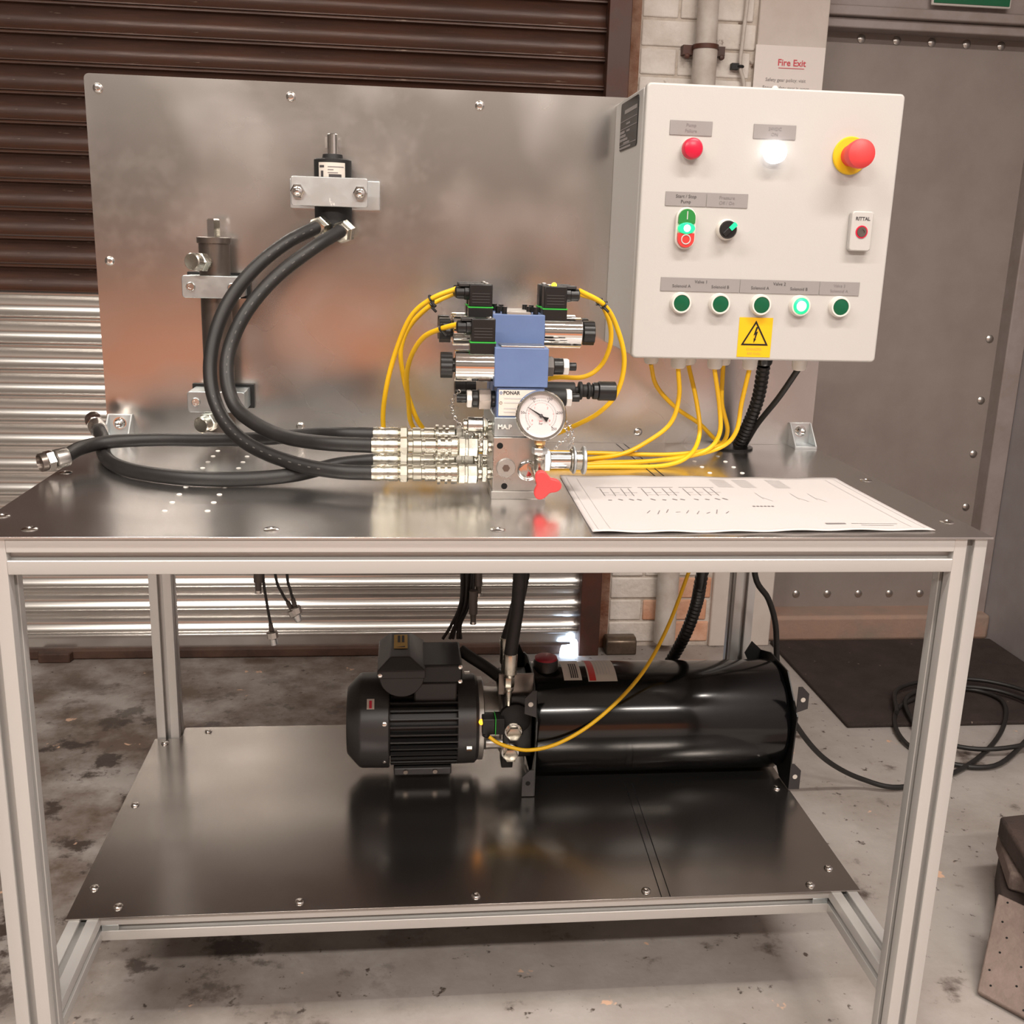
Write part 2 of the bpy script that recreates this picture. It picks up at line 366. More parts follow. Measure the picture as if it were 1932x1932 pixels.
# ------------------------------------------------------------------ wall things
t = thing('downpipe', (1.345, 1.83, 0.03), 'off-white painted downpipe with dark strap on brick pier', 'pipe')
MB().cyl((1.345, 1.838, 0.03), (1.345, 1.838, 1.80), 0.034, n=28).build('lower_pipe', 'pipe_paint', t)
MB().cyl((1.345, 1.838, 1.795), (1.345, 1.838, 3.15), 0.029, n=28).build('upper_pipe', 'pipe_paint', t)
MB().lathe((1.345, 1.838, 1.792), Z, [(0, 0.0365), (0.012, 0.0365), (0.012, 0.03)], 28).box(1.285, 1.315, 1.85, 1.88, 1.78, 1.805).box(1.375, 1.405, 1.85, 1.88, 1.78, 1.805).build('strap', 'guide_steel', t, label='rusty brown pipe strap')
for x in (1.295, 1.395): MB().lathe((x, 1.85, 1.775), (0, -1, 0), [(0, 0.007), (0.01, 0.007), (0.012, 0.004)], 10).build('bolt', 'guide_steel', t)
t = thing('wall_conduit', (1.465, 1.86, 1.5), 'thin grey cable conduit clipped to the wall beside the notice', 'conduit')
MB().tube([(1.474, 1.862, 1.55), (1.472, 1.862, 1.70), (1.455, 1.862, 1.76), (1.458, 1.862, 1.85), (1.464, 1.862, 2.1), (1.465, 1.862, 3.1)], 0.0055).build('pipe', 'pipe_paint', t)
MB().torus((1.455, 1.862, 1.757), Z, 0.008, 0.004).box(1.43, 1.45, 1.855, 1.875, 1.749, 1.765).build('clip', 'black_matt', t)

t = thing('fire_exit_notice', (1.60, 1.8655, 1.52), 'white paper notice headed Fire Exit above the control box', 'notice')
MB().box(1.498, 1.702, 1.8645, 1.8655, 1.527, 1.818).build('sheet', 'notice_paper', t)
text('Fire Exit', 0.0245, (1.606, 1.8635, 1.773), X, Z, 'print_red', t, bold=0.0004)
MB().box(1.568, 1.644, 1.8632, 1.864, 1.7585, 1.760).build('underline', 'print_red', t)
text('Safety gear policy: visit', 0.013, (1.592, 1.8635, 1.727), X, Z, 'print_mid', t)
text('Ensure safety gear is worn', 0.013, (1.595, 1.8635, 1.706), X, Z, 'print_mid', t)
t = thing('exit_sign', (2.15, 1.91, 1.96), 'green exit sign with pale border above the fire door', 'sign')
MB().box(2.02, 2.262, 1.905, 1.913, 1.955, 2.075).build('border', 'sign_border', t, 0.003)
MB().box(2.026, 2.256, 1.9025, 1.906, 1.961, 2.069).build('face', 'sign_green', t)

t = tag(MB().box(1.715, 2.48, 1.265, 1.885, 0.0, 0.012).build('floor_mat', 'mat_black', None, 0.004), 'large black rubber floor mat in front of the fire door', 'mat')
t = tag(MB().prism([(1.150, 1.80, 0), (1.150, 1.862, 0), (1.150, 1.862, 0.045), (1.150, 1.848, 0.056), (1.150, 1.814, 0.056), (1.150, 1.80, 0.045)], (0.098, 0, 0)).build('steel_block', 'block_steel', None, 0.006, 3),
        'small rounded steel block on the floor against the brick pier', 'block')

# ------------------------------------------------------------------ workbench
t = bench = thing('workbench', (0.63, 0.435, 0.0), 'aluminium profile workbench with metal top, lower shelf and upright back panel', 'workbench')
P = 0.045; W = 1.26; D = 0.87; ZT = 0.899
def profile_pts():
    h = P / 2; s = 0.005; d = 0.011; w = 0.0115; r = 0.0018; pts = []
    side = [(-h + r, -h), (-s - 0.0008, -h), (-s, -h + 0.0008), (-s, -h + 0.0045), (-w, -h + 0.0045), (-w + 0.003, -h + d + 0.002), (w - 0.003, -h + d + 0.002), (w, -h + 0.0045), (s, -h + 0.0045), (s, -h + 0.0008), (s + 0.0008, -h), (h - r, -h), (h - 0.0005, -h + 0.0005)]
    for k in range(4):
        c, q = [(1, 0), (0, 1), (-1, 0), (0, -1)][k]
        pts += [(x * c - y * q, x * q + y * c) for x, y in side]
    return pts
PP = profile_pts()
def rail(p0, p1, name):
    p0 = Vector(p0); p1 = Vector(p1); a = (p1 - p0).normalized()
    u, w = ((X, Y) if abs(a.z) > .5 else ((Y, Z) if abs(a.x) > .5 else (X, Z)))
    return MB().prism([p0 + u * x + w * y for x, y in PP], p1 - p0).build(name, 'profile', bench)
h = P / 2
for x in (h, W - h):
    for y in (h, D - h): rail((x, y, 0), (x, y, ZT), 'post')
for z in (ZT - h, 0.2045):
    rail((P, D - h, z), (W - P, D - h, z), 'rail')
    for x in (h, W - h): rail((x, P, z), (x, D - P, z), 'rail')
rail((P, h, ZT - h), (W - P, h, ZT - h), 'rail')
rail((P, 0.232 + h, 0.2045), (W - P, 0.232 + h, 0.2045), 'rail')
for x, s in ((P, 1), (W - P, -1)):
    MB().box(min(x, x + s * 0.026), max(x, x + s * 0.026), 0.2325, 0.236, 0.1995, 0.2095).build('joint_plate', 'zinc_clamp', bench, 0.0008)
top = MB().prism([(-0.006, -0.004, ZT), (1.265, -0.004, ZT), (1.265, D + 0.005, ZT), (-0.006, D + 0.005, ZT)], (0, 0, 0.003)).build('table_top', 'alu_top', bench, 0.0006)
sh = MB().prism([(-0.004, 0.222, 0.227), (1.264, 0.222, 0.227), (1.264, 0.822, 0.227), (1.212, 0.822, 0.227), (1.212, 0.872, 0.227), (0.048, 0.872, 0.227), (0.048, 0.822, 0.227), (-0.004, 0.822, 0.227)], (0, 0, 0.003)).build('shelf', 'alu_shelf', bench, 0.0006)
bp = MB().prism(rrect(-0.004, 1.268, 0.9022, 1.496, 0.008, 0.63), (0, 0.003, 0)).build('back_panel', 'alu_panel', bench)
scr = MB().lathe((0, 0, 0), Z, DOME, 18).mesh('screw'); scr.materials.append(M['bright_steel'])
scf = MB().lathe((0, 0, 0), Z, [(0, 0.0095), (0.0008, 0.0095), (0.0022, 0.007), (0.0022, 0.0035), (0.001, 0.003)], 18).mesh('screw_flat'); scf.materials.append(M['bright_steel'])
for x, z in ((.017, 1.474), (.323, 1.474), (.634, 1.473), (.018, 1.203), (.937, .923), (.327, .926), (.634, .926)): inst('screw', scr, bp, (x, 0.63, z), (PI / 2, 0, 0))
for x, y in ((.01, .091), (.063, .03), (.01, .345), (.347, .03), (.626, .031), (1.241, .072), (1.241, .327), (.01, .60)): inst('screw', scf, top, (x, y, 0.902))
for x, y in ((.018, .30), (.068, .248), (.347, .244), (.627, .243), (.906, .24), (1.185, .24), (1.235, .285), (.02, .556), (.021, .80), (.10, .85), (1.24, .556)): inst('screw', scr, sh, (x, y, 0.23))
rv = MB().lathe((0, 0, 0), Z, [(0, 0.0037), (0.0006, 0.0037), (0.0012, 0.0028), (0.0014, 0.001)], 12).mesh('rivet'); rv.materials.append(M['white_nut'])
for gx, gy in ((.201, .12), (.201, .385), (1.0, .376)):
    for i in range(2):
        for k in range(4):
            x = gx + 0.054 * i; y = gy + 0.0455 * k
            inst('rivet', rv, top, (x, y, 0.902))
MB().lathe((1.105, 0.59, 0.9015), Z, [(0, 0.036), (0.004, 0.036), (0.005, 0.030)], 24).build('grommet', 'black_plastic', top)
for dx in (0, 0.0145):
    MB().prism([(0.943 + dx, 0.59, 0.2302), (0.9445 + dx, 0.59, 0.2302), (0.9285 + dx, 0.223, 0.2302), (0.927 + dx, 0.223, 0.2302)], (0, 0, 0.0002)).build('marker_line', 'black_matt', sh)
    MB().prism([(0.895 + dx, 0.62, 0.9022), (0.8965 + dx, 0.62, 0.9022), (0.9045 + dx, 0.345, 0.9022), (0.903 + dx, 0.345, 0.9022)], (0, 0, 0.0002)).build('marker_line', 'black_matt', top)
def bracket(x0):
    x1 = x0 + 0.042
    b = MB().box(x0, x1, 0.6255, 0.63, 0.902, 0.944).box(x0, x1, 0.588, 0.6255, 0.902, 0.9065)
    for a in (x0, x1 - 0.003): b.prism([(a, 0.6255, 0.9065), (a, 0.6255, 0.944), (a, 0.588, 0.9065)], (0.003, 0, 0))
    o = b.build('angle_bracket', 'zinc_pale', bench, 0.0006)
    MB().lathe((x0 + 0.021, 0.6255, 0.929), (0, -1, 0), [(0, 0.011), (0.002, 0.011), (0.002, 0.0085), (0.007, 0.0085), (0.009, 0.006), (0.007, 0.003)], 18).build('bolt', 'chrome', o)
bracket(-0.002); bracket(1.222)

# ------------------------------------------------------------------ control box
BX0, BX1, BZ0, BZ1, BY = 0.866, 1.263, 1.085, 1.485, 0.395
t = box = thing('control_box', (1.065, 0.51, BZ0), 'white steel electrical control box with lamps and buttons mounted on the panel', 'control box')
MB().box(BX0, BX1, 0.42, 0.63, BZ0, BZ1).build('body', 'box_paint', t, 0.003)
MB().box(BX0 + 0.004, BX1 - 0.004, 0.412, 0.42, BZ0 + 0.004, BZ1 - 0.004).build('seal', 'black_matt', t)
door = MB().prism(rrect(BX0 - 0.001, BX1 + 0.002, BZ0 - 0.003, BZ1 + 0.003, 0.007, BY), (0, 0.017, 0)).build('door', 'box_paint', t, 0.003, 3)
lp = MB().prism([(0.8655, y, z) for (_, y, z) in [(0, q[0], q[2]) for q in rrect(0.448, 0.578, 1.404, 1.478, 0.006, 0)]], (-0.001, 0, 0)).build('rating_plate', 'black_plastic', t, label='black rating plate with rows of white print')
for k, (z, a, b, hh) in enumerate(((1.462, .455, .545, .006), (1.449, .452, .574, .0012), (1.443, .50, .53, .003), (1.437, .452, .574, .0012), (1.432, .54, .574, .004), (1.432, .50, .525, .003), (1.426, .53, .574, .004), (1.420, .515, .574, .004), (1.4145, .50, .545, .003), (1.412, .452, .574, .001), (1.4075, .49, .574, .003))):
    MB().box(0.8640, 0.8645, a, b, z - hh / 2, z + hh / 2).build('print_line', 'print_mid' if k else 'label_grey', lp)
def plate(x0, x1, zc, lines, m='print_mid', hh=0.0105):
    p = MB().box(x0, x1, BY - 0.0012, BY, zc - hh, zc + hh).build('label_plate', 'label_grey', t, 0.0004)
    for s, x, dz, sz in lines: text(s, sz, (x, BY - 0.0016, zc + dz), X, Z, m, p)
    return p
plate(.903, .968, 1.426, [('Pump', .9355, .004, .0068), ('Failure', .9355, -.004, .0068)])
plate(1.032, 1.098, 1.4255, [('24VDC', 1.065, .004, .0068), ('ON', 1.065, -.004, .0068)])
plate(.903, .9665, 1.324, [('Start / Stop', .935, .0038, .0070), ('Pump', .935, -.004, .0070)], 'print_dark')
plate(.9672, 1.032, 1.324, [('Pressure', .999, .0038, .0070), ('Off / On', .999, -.004, .0070)])
plate(.904, 1.030, 1.197, [('Valve 1', .968, .0045, .0070), ('Solenoid A', .937, -.0025, .0066), ('Solenoid B', .999, -.0025, .0066)], 'print_dark')
plate(1.0307, 1.159, 1.197, [('Valve 2', 1.094, .0045, .0070), ('Solenoid A', 1.063, -.0025, .0066), ('Solenoid B', 1.126, -.0025, .0066)], 'print_dark')
plate(1.1597, 1.225, 1.197, [('Valve 3', 1.192, .004, .0066), ('Solenoid A', 1.192, -.004, .0066)])
F = (0, -1, 0)
b = MB().lathe((.937, BY, 1.396), F, [(0, .0155), (.006, .0155), (.007, .0145)], 28).build('lamp_bezel', 'gland_white', t)
MB().lathe((.937, BY - .006, 1.396), F, [(0, .0155), (.008, .0155), (.012, .0135), (.014, .009), (.0145, .002)], 28).build('red_lamp', 'red_lens', t, label='round red pump failure lamp')
MB().lathe((1.066, BY, 1.396), F, [(0, .0165), (.014, .0165), (.0175, .0145), (.019, .009), (.0195, .002)], 28).build('white_lamp', 'lamp_white', t, label='lit white supply lamp')
es = MB().lathe((1.187, BY, 1.396), F, [(0, .0275), (.002, .028), (.004, .0265), (.004, .02)], 36).build('stop_collar', 'estop_yellow', t, label='yellow emergency stop collar')
MB().lathe((1.187, BY - .004, 1.396), F, [(0, .016), (.018, .0165), (.020, .0195), (.034, .0215), (.040, .0205), (.044, .015), (.046, .006), (.0462, .001)], 36).build('stop_button', 'red_plastic', t, label='red mushroom emergency stop button')
def capsule(cx, cz, r, hz, y0, y1, m, name, par, cut=None):
    pts = []
    for k in range(13): a = PI * k / 12; pts.append((cx + r * math.cos(a), y0, cz + hz + r * math.sin(a)))
    for k in range(13): a = PI + PI * k / 12; pts.append((cx + r * math.cos(a), y0, cz - hz + r * math.sin(a)))
    if cut: pts = [(x, y, min(max(z, cut[0]), cut[1])) for x, y, z in pts]
    return MB().prism(pts, (0, y1 - y0, 0)).build(name, m, par, 0.001)
ss = capsule(.936, 1.281, .0155, .0155, BY - .008, BY, 'gland_white', 'twin_button', t)
capsule(.936, 1.281, .013, .0155, BY - .0125, BY - .008, 'green_button', 'start_button', ss, (1.288, 1.4))
capsule(.936, 1.281, .013, .0155, BY - .0125, BY - .008, 'red_button', 'stop_button', ss, (1.1, 1.274))
lz = []
for k in range(13): a = PI * k / 12; lz.append((.936 + .0132 * math.cos(a), BY - .008, 1.281 + .0085 * math.sin(a)))
for k in range(1, 12): a = PI + PI * k / 12; lz.append((.936 + .0132 * math.cos(a), BY - .008, 1.281 + .0085 * math.sin(a)))
MB().prism(lz, (0, -.006, 0)).build('lens', 'lamp_green', ss, 0.001)
MB().lathe((.9365, BY - .014, 1.281), F, [(0, .0055), (.0006, .005), (.001, .002)], 16).build('lens_core', 'lamp_green_core', ss)
MB().torus((.936, BY - .0127, 1.2645), Y, .0068, .0009).build('stop_mark', 'print_pale', ss)
MB().box(.9353, .9367, BY - .0131, BY - .012, 1.294, 1.306).build('start_mark', 'print_pale', ss)
sl = MB().lathe((1.001, BY, 1.281), F, [(0, .0160), (.009, .0155), (.011, .0140)], 28).build('selector', 'gland_white', t)
MB().lathe((1.001, BY - .010, 1.281), F, [(0, .0135), (.004, .0135), (.006, .012)], 28).build('selector_knob', 'black_plastic', sl)
MB().prism([(1.001 + a * .7071 - c * .7071, BY - .016, 1.281 + a * .7071 + c * .7071) for a, c in ((-.011, -.0035), (.0125, -.004), (.0135, 0), (.0125, .004), (-.011, .0035))], (0, -.006, 0)).build('selector_grip', 'black_plastic', sl, 0.001)
MB().prism([(1.001 + a * .7071 - c * .7071, BY - .022, 1.281 + a * .7071 + c * .7071) for a, c in ((.001, -.0034), (.0122, -.0037), (.0132, 0), (.0122, .0037), (.001, .0034))], (0, -.001, 0)).build('selector_light', 'lamp_green', sl)
for k, x in enumerate((.937, .999, 1.065, 1.129, 1.194)):
    b = MB().lathe((x, BY, 1.169), F, [(0, .0168), (.008, .0162), (.011, .0150), (.011, .0128), (.009, .0126)], 28).build('indicator', 'gland_white', t)
    if k == 3:
        MB().lathe((x, BY - .0092, 1.169), F, [(0, .0126), (.003, .0122), (.005, .008), (.0055, .001)], 26).build('lens', 'lamp_green', b)
        MB().lathe((x - .001, BY - .0146, 1.169), F, [(0, .0080), (.0006, .0075), (.001, .002)], 20).build('lens_core', 'lamp_green_core', b)
        b['label'] = 'lit green indicator lamp'
    else: MB().lathe((x, BY - .0091, 1.169), F, [(0, .0127), (.0008, .0126), (.0014, .009), (.0016, .001)], 26).build('lens', 'green_lens', b)
lk = MB().prism(rrect(1.196, 1.231, 1.255, 1.315, 0.005, BY), (0, -.012, 0)).build('door_lock', 'box_paint', t, 0.002, 3)
text('RITTAL', 0.0072, (1.2135, BY - .0124, 1.3035), X, Z, 'print_dark', lk, bold=0.0002)
MB().lathe((1.2135, BY - .012, 1.284), F, [(0, .0098), (.0012, .0095), (.0012, .0078), (.0004, .0078)], 24).build('lock_ring', 'red_lens', lk)
MB().lathe((1.2135, BY - .0122, 1.284), F, [(0, .0078), (.0016, .0076), (.0016, .004), (.0005, .0038)], 20).build('lock_core', 'dark_steel', lk)
ws = MB().box(1.0345, 1.089, BY - .0008, BY, 1.087, 1.149).build('warning_sign', 'sticker_yellow', t, label='yellow high voltage warning sign')
tri = [(1.0395, 1.1055), (1.084, 1.1055), (1.0618, 1.1445)]; cx, cz = 1.0618, 1.1185
inn = [(cx + (x - cx) * .80, cz + (z - cz) * .80) for x, z in tri]
mb = MB(); yq = BY - .0012
mb.add([(x, yq, z) for x, z in tri + inn], [(0, 1, 4, 3), (1, 2, 5, 4), (2, 0, 3, 5)]); mb.build('triangle', 'black_plastic', ws)
mb = MB(); zz = [(.0012, .0150), (.0042, .0150), (.0016, .0065), (.0046, .0085), (.0010, -.0045), (.0026, -.0035), (-.0015, -.0100), (-.0016, -.0020), (-.0004, -.0035), (.0006, .0035), (-.0024, .0012)]
mb.prism([(1.0615 + x, yq, 1.1195 + z) for x, z in zz], (0, -.0002, 0)); mb.build('flash', 'black_plastic', ws)
text('DANGER', 0.0062, (1.0618, yq, 1.0995), X, Z, 'sticker_ochre', ws); text('400 Volts', 0.0058, (1.0618, yq, 1.0925), X, Z, 'sticker_ochre', ws)
def gland(x, y, m='gland_white', s=1.0):
    g = MB().lathe((x, y, BZ0), (0, 0, -1), [(0, .0135 * s), (.006, .0135 * s), (.008, .0125 * s), (.0185, .0120 * s), (.0225, .0095 * s), (.0235, .005 * s)], 12).build('cable_gland', m, t)
    return g
for x, y in ((.953, .44), (1.014, .44), (1.073, .44), (1.157, .44), (.922, .50), (.987, .50), (1.047, .50)): gland(x, y)
gland(1.118, .50, 'black_plastic', 1.15)
MB().lathe((1.07, .425, BZ1), Z, [(0, .008), (.004, .008), (.010, .003)], 10).build('top_plug', 'gland_white', t)

# ------------------------------------------------------------------ cables on the bench
def cable(name, path, r, m, label, cat='cable', group=None, parent=None):
    o = MB().tube([(x, y, max(z, 0.902 + r)) if z > 0.86 else (x, y, z) for x, y, z in path], r, 10, 7).build('sheath' if parent else name, m, parent)
    if not parent: tag(o, label, cat, group)
    return o
C1 = [(0.953,0.44,1.064),(0.958,0.44,1.015),(0.949,0.45,0.969),(0.91,0.45,0.937),(0.865,0.44,0.918),(0.799,0.42,0.913),(0.737,0.41,0.908)]
C2 = [(0.987,0.5,1.06),(1.003,0.49,0.999),(1.006,0.47,0.948),(0.979,0.43,0.919),(0.93,0.41,0.906),(0.84,0.4,0.906),(0.736,0.4,0.906)]
C3 = [(1.014,0.44,1.062),(1.031,0.45,0.997),(1.037,0.46,0.95),(1.014,0.46,0.921),(0.946,0.44,0.91),(0.845,0.43,0.907),(0.738,0.42,0.912)]
C4 = [(1.047,0.5,1.062),(1.05,0.5,0.998),(1.064,0.5,0.948),(1.038,0.48,0.924),(0.96,0.46,0.915),(0.831,0.45,0.918),(0.741,0.44,0.921)]
C5 = [(1.073,0.44,1.063),(1.068,0.45,1.006),(1.066,0.46,0.955),(1.044,0.47,0.926),(0.976,0.45,0.913),(0.87,0.42,0.908),(0.737,0.41,0.908)]
La = [(0.584,0.315,1.185),(0.548,0.325,1.169),(0.518,0.34,1.141),(0.495,0.36,1.084),(0.481,0.37,1.026),(0.477,0.385,0.975),(0.486,0.395,0.934),(0.523,0.4,0.93),(0.565,0.405,0.933)]
Lb = [(0.586,0.36,1.178),(0.55,0.365,1.159),(0.518,0.38,1.126),(0.504,0.39,1.089),(0.508,0.4,1.047),(0.519,0.4,1.006),(0.536,0.4,0.969)]
Lc = [(0.584,0.24,1.14),(0.562,0.26,1.132),(0.537,0.29,1.117),(0.52,0.32,1.088),(0.513,0.35,1.053),(0.516,0.38,1.009),(0.523,0.4,0.968)]
Ra = [(0.763,0.315,1.187),(0.803,0.325,1.167),(0.828,0.34,1.132),(0.844,0.35,1.083),(0.838,0.36,1.033),(0.812,0.37,0.998),(0.769,0.38,0.972)]
Rb = [(0.771,0.36,1.18),(0.804,0.37,1.169),(0.824,0.38,1.137),(0.829,0.39,1.103),(0.818,0.4,1.069),(0.79,0.4,1.05),(0.74,0.41,1.046)]
G = 'yellow valve cables'
def yel(path, label, ties=()):
    t = thing('yellow_cable', path[-1], label, 'cable', G)
    MB().tube([(x, y, max(z, 0.9060)) for x, y, z in path], 0.0038, 10, 7).build('sheath', 'yellow_cable', t)
    for i in ties:
        p = Vector(path[i]); d = (Vector(path[i + 1]) - Vector(path[i - 1])).normalized() if i else (Vector(path[1]) - p).normalized()
        mb = MB().torus(p, d, 0.0058, 0.0016, 14, 6); q = p + Vector((0.002, -0.005, -0.006)); mb.cyl(p + Vector((0, -0.004, -0.004)), q + Vector((0.004, -0.004, -0.004)), 0.0022, n=8); mb.build('cable_tie', 'black_plastic', t)
    return t
yel(La + [(0.65, 0.425, 0.92)] + C2[::-1], 'yellow cable making the outermost loop left of the blue valves', (1,))
yel(Lb + [(0.57, 0.415, 0.935), (0.65, 0.43, 0.92)] + C3[::-1], 'yellow cable making the inner upper loop left of the blue valves', (1,))
yel(Lc + [(0.56, 0.42, 0.935), (0.65, 0.425, 0.92)] + C1[::-1], 'yellow cable leaving the lower front valve connector on the left', (1,))
yel(Ra + [(0.73, 0.40, 0.95), (0.705, 0.43, 0.932), (0.72, 0.445, 0.922)] + C4[::-1], 'yellow cable making the outer loop right of the blue valves', (1,))
yel(Rb + [(0.70, 0.42, 1.02), (0.685, 0.43, 0.96), (0.70, 0.43, 0.92)] + C5[::-1], 'yellow cable making the inner loop right of the blue valves', (1,))
yel([(0.922,0.5,1.061),(0.937,0.51,1.023),(0.978,0.53,0.984),(1.028,0.55,0.953),(1.063,0.57,0.923),(1.085,0.59,0.909)], 'yellow cable from leftmost gland running behind the others to the grommet')
o = cable('pump_cable', [(1.085,0.592,0.895),(1.075,0.60,0.80),(1.06,0.615,0.70),(1.048,0.62,0.65),(1.012,0.6,0.556),(0.966,0.57,0.483),(0.914,0.55,0.428),(0.854,0.54,0.378),(0.795,0.535,0.346),(0.745,0.535,0.335),(0.71,0.54,0.339),(0.686,0.55,0.344),(0.671,0.558,0.352)], 0.0036, 'yellow_cable', 'yellow cable hanging in a curve across the black oil tank')
t = thing('corrugated_conduit', (1.12, .60, .9), 'black corrugated conduit running from the control box down to the grommet', 'conduit')
P2 = smooth([(1.118,0.5,1.063),(1.124,0.53,1.004),(1.121,0.56,0.952),(1.115,0.59,0.907)], 14)
MB().tube(P2, 0.0105, 14, 0, ripple=1).build('sleeve', 'black_plastic', t)
t = thing('corrugated_conduit', (1.05, .80, .366), 'black corrugated conduit curving down behind the oil tank', 'conduit')
MB().tube(smooth([(1.10,0.60,0.895),(1.092,0.63,0.78),(1.088,0.66,0.637),(1.094,0.7,0.563),(1.089,0.74,0.486),(1.074,0.78,0.411),(1.04,0.80,0.33),(0.98,0.80,0.26)], 16), 0.0115, 14, 0, ripple=1).build('sleeve', 'black_plastic', t)
cable('black_cable', [(1.157,0.44,1.066),(1.146,0.49,1.01),(1.134,0.55,0.954),(1.127,0.59,0.907)], 0.0052, 'rubber', 'black cable from the rightmost gland slanting to the grommet')
t = thing('mains_cable', (2.0, 1.2, 0.0), 'black mains cable hanging from the bench and coiled on the floor', 'cable')
coil = [(1.701,0.927,0.012),(1.862,0.985,0.012),(2.014,1.094,0.012),(2.149,1.237,0.016),(2.226,1.38,0.020),(2.17,1.457,0.022),(2.042,1.432,0.022),(1.909,1.356,0.020),(1.844,1.251,0.012),(1.83,1.132,0.010),(1.885,1.043,0.010),(1.996,1.02,0.012),(2.136,1.12,0.024),(2.26,1.25,0.026),(2.29,1.36,0.026),(2.22,1.44,0.030),(2.08,1.46,0.030),(1.95,1.40,0.028),(1.90,1.28,0.022),(1.90,1.16,0.020),(1.99,1.09,0.022),(2.14,1.10,0.032),(2.30,1.22,0.034),(2.33,1.38,0.034),(2.24,1.48,0.036),(2.10,1.50,0.036),(1.94,1.44,0.034),(1.87,1.30,0.028)]
MB().tube([(1.19,0.70,0.895),(1.20,0.71,0.75),(1.217,0.72,0.617),(1.257,0.74,0.559),(1.286,0.76,0.493),(1.305,0.78,0.401),(1.33,0.8,0.318),(1.363,0.82,0.258),(1.435,0.86,0.165),(1.51,0.9,0.093),(1.604,0.93,0.035)] + coil, 0.0062, 10, 6).build('sheath', 'rubber', t)

# ------------------------------------------------------------------ hoses on the bench
outer = [(0.368,0.545,1.267),(0.323,0.5,1.241),(0.276,0.47,1.2),(0.237,0.45,1.147),(0.216,0.43,1.088),(0.214,0.41,1.033),(0.231,0.38,0.989),(0.263,0.34,0.96),(0.306,0.3,0.944),(0.364,0.255,0.935),(0.418,0.225,0.933),(0.466,0.215,0.9335)]
inner = [(0.406,0.535,1.262),(0.365,0.49,1.234),(0.31,0.46,1.189),(0.268,0.43,1.137),(0.244,0.41,1.082),(0.243,0.385,1.037),(0.259,0.36,1.0),(0.297,0.32,0.98),(0.343,0.28,0.970),(0.403,0.235,0.971),(0.466,0.215,0.9725)]
straight = [(0.014,0.335,0.928),(0.022,0.39,0.931),(0.055,0.425,0.934),(0.127,0.43,0.937),(0.212,0.41,0.941),(0.296,0.38,0.95),(0.38,0.34,0.965),(0.42,0.31,0.971),(0.466,0.30,0.9725)]
loop = [(0.011,0.525,0.935),(0.029,0.484,0.922),(0.041,0.435,0.914),(0.076,0.356,0.914),(0.124,0.301,0.914),(0.183,0.267,0.914),(0.237,0.255,0.914),(0.296,0.26,0.914),(0.354,0.272,0.918),(0.413,0.295,0.928),(0.466,0.30,0.9335)]
HR = 0.0107
def hose_thing(path, label, start=None):
    t = thing('hydraulic_hose', path[-1], label, 'hose', 'hydraulic hoses on the bench')
    MB().tube(path, HR, 16, 8).build('hose', 'rubber', t)
    x, y, z = path[-1]
    f = MB().lathe((x - 0.002, y, z), X, [(0, .0110), (.004, .0116), (.012, .0116), (.013, .0110), (.022, .0110), (.023, .0116), (.036, .0116), (.038, .0095)], 24).build('ferrule', 'zinc', t)
    MB().lathe((x + .036, y, z), X, [(0, .0105), (.002, .0132), (.011, .0132), (.013, .0105)], 6).build('hex_nut', 'zinc', t)
    MB().lathe((x + .049, y, z), X, [(0, .0090), (.006, .0090), (.007, .0112), (.018, .0112), (.019, .0094), (.023, .0094), (.0235, .0112), (.038, .0112), (.039, .0090), (.046, .0090)], 24).build('coupler_plug', 'zinc', t)
    return t
def stamp(t, path, i0, i1, step=2):
    P = smooth(path, 8)
    pts = P[i0:i1]
    mb = MB()
    for k in range(0, len(pts) - 1, step):
        a, b = pts[k], pts[k + 1]; d = (b - a).normalized(); n = (Vector((0.506, -1.221, 1.248)) - a); n = (n - d * n.dot(d)).normalized(); w = d.cross(n)
        q = a.lerp(b, 0.15); e = a.lerp(b, 0.75); o = n * (HR + 0.0003)
        mb.add([q + o - w * .0008, e + o - w * .0008, e + o + w * .0008, q + o + w * .0008], [(0, 1, 2, 3)])
    mb.build('printed_marking', 'hose_print', t)
t = hose_thing(outer, 'black hydraulic hose curving from the motor\'s left port to the lower front coupler'); stamp(t, outer, 2, 14); stamp(t, outer, 44, 78)
t = hose_thing(inner, 'black hydraulic hose curving from the motor\'s right port to the upper front coupler'); stamp(t, inner, 8, 40)
for p in (outer, inner):
    pass
t = hose_thing(straight, 'black hydraulic hose running straight left with its loose end over the bench edge')
def loose_end(t, p, d, k=1.0):
    d = Vector(d).normalized(); p = Vector(p)
    MB().lathe(p - d * .004, d, [(0, .0135), (.003, .0142), (.022 * k, .0142), (.024 * k, .012)], 22).build('ferrule', 'steel', t)
    MB().lathe(p + d * .020 * k, d, [(0, .0125), (.002, .0152), (.014 * k, .0152), (.016 * k, .013)], 6).build('swivel_nut', 'bright_steel', t)
    MB().lathe(p + d * .036 * k, d, [(0, .0135), (.010 * k, .0135), (.011 * k, .0115), (.004, .0105)], 22).build('open_end', 'dark_steel', t)
loose_end(t, (0.014, 0.335, 0.928), (-.75, -.62, -.12), 0.8)
t = hose_thing(loop, 'black hydraulic hose lying in a loop with its end by the left bracket')
loose_end(t, (0.011, 0.525, 0.935), (-.4, .82, .22))

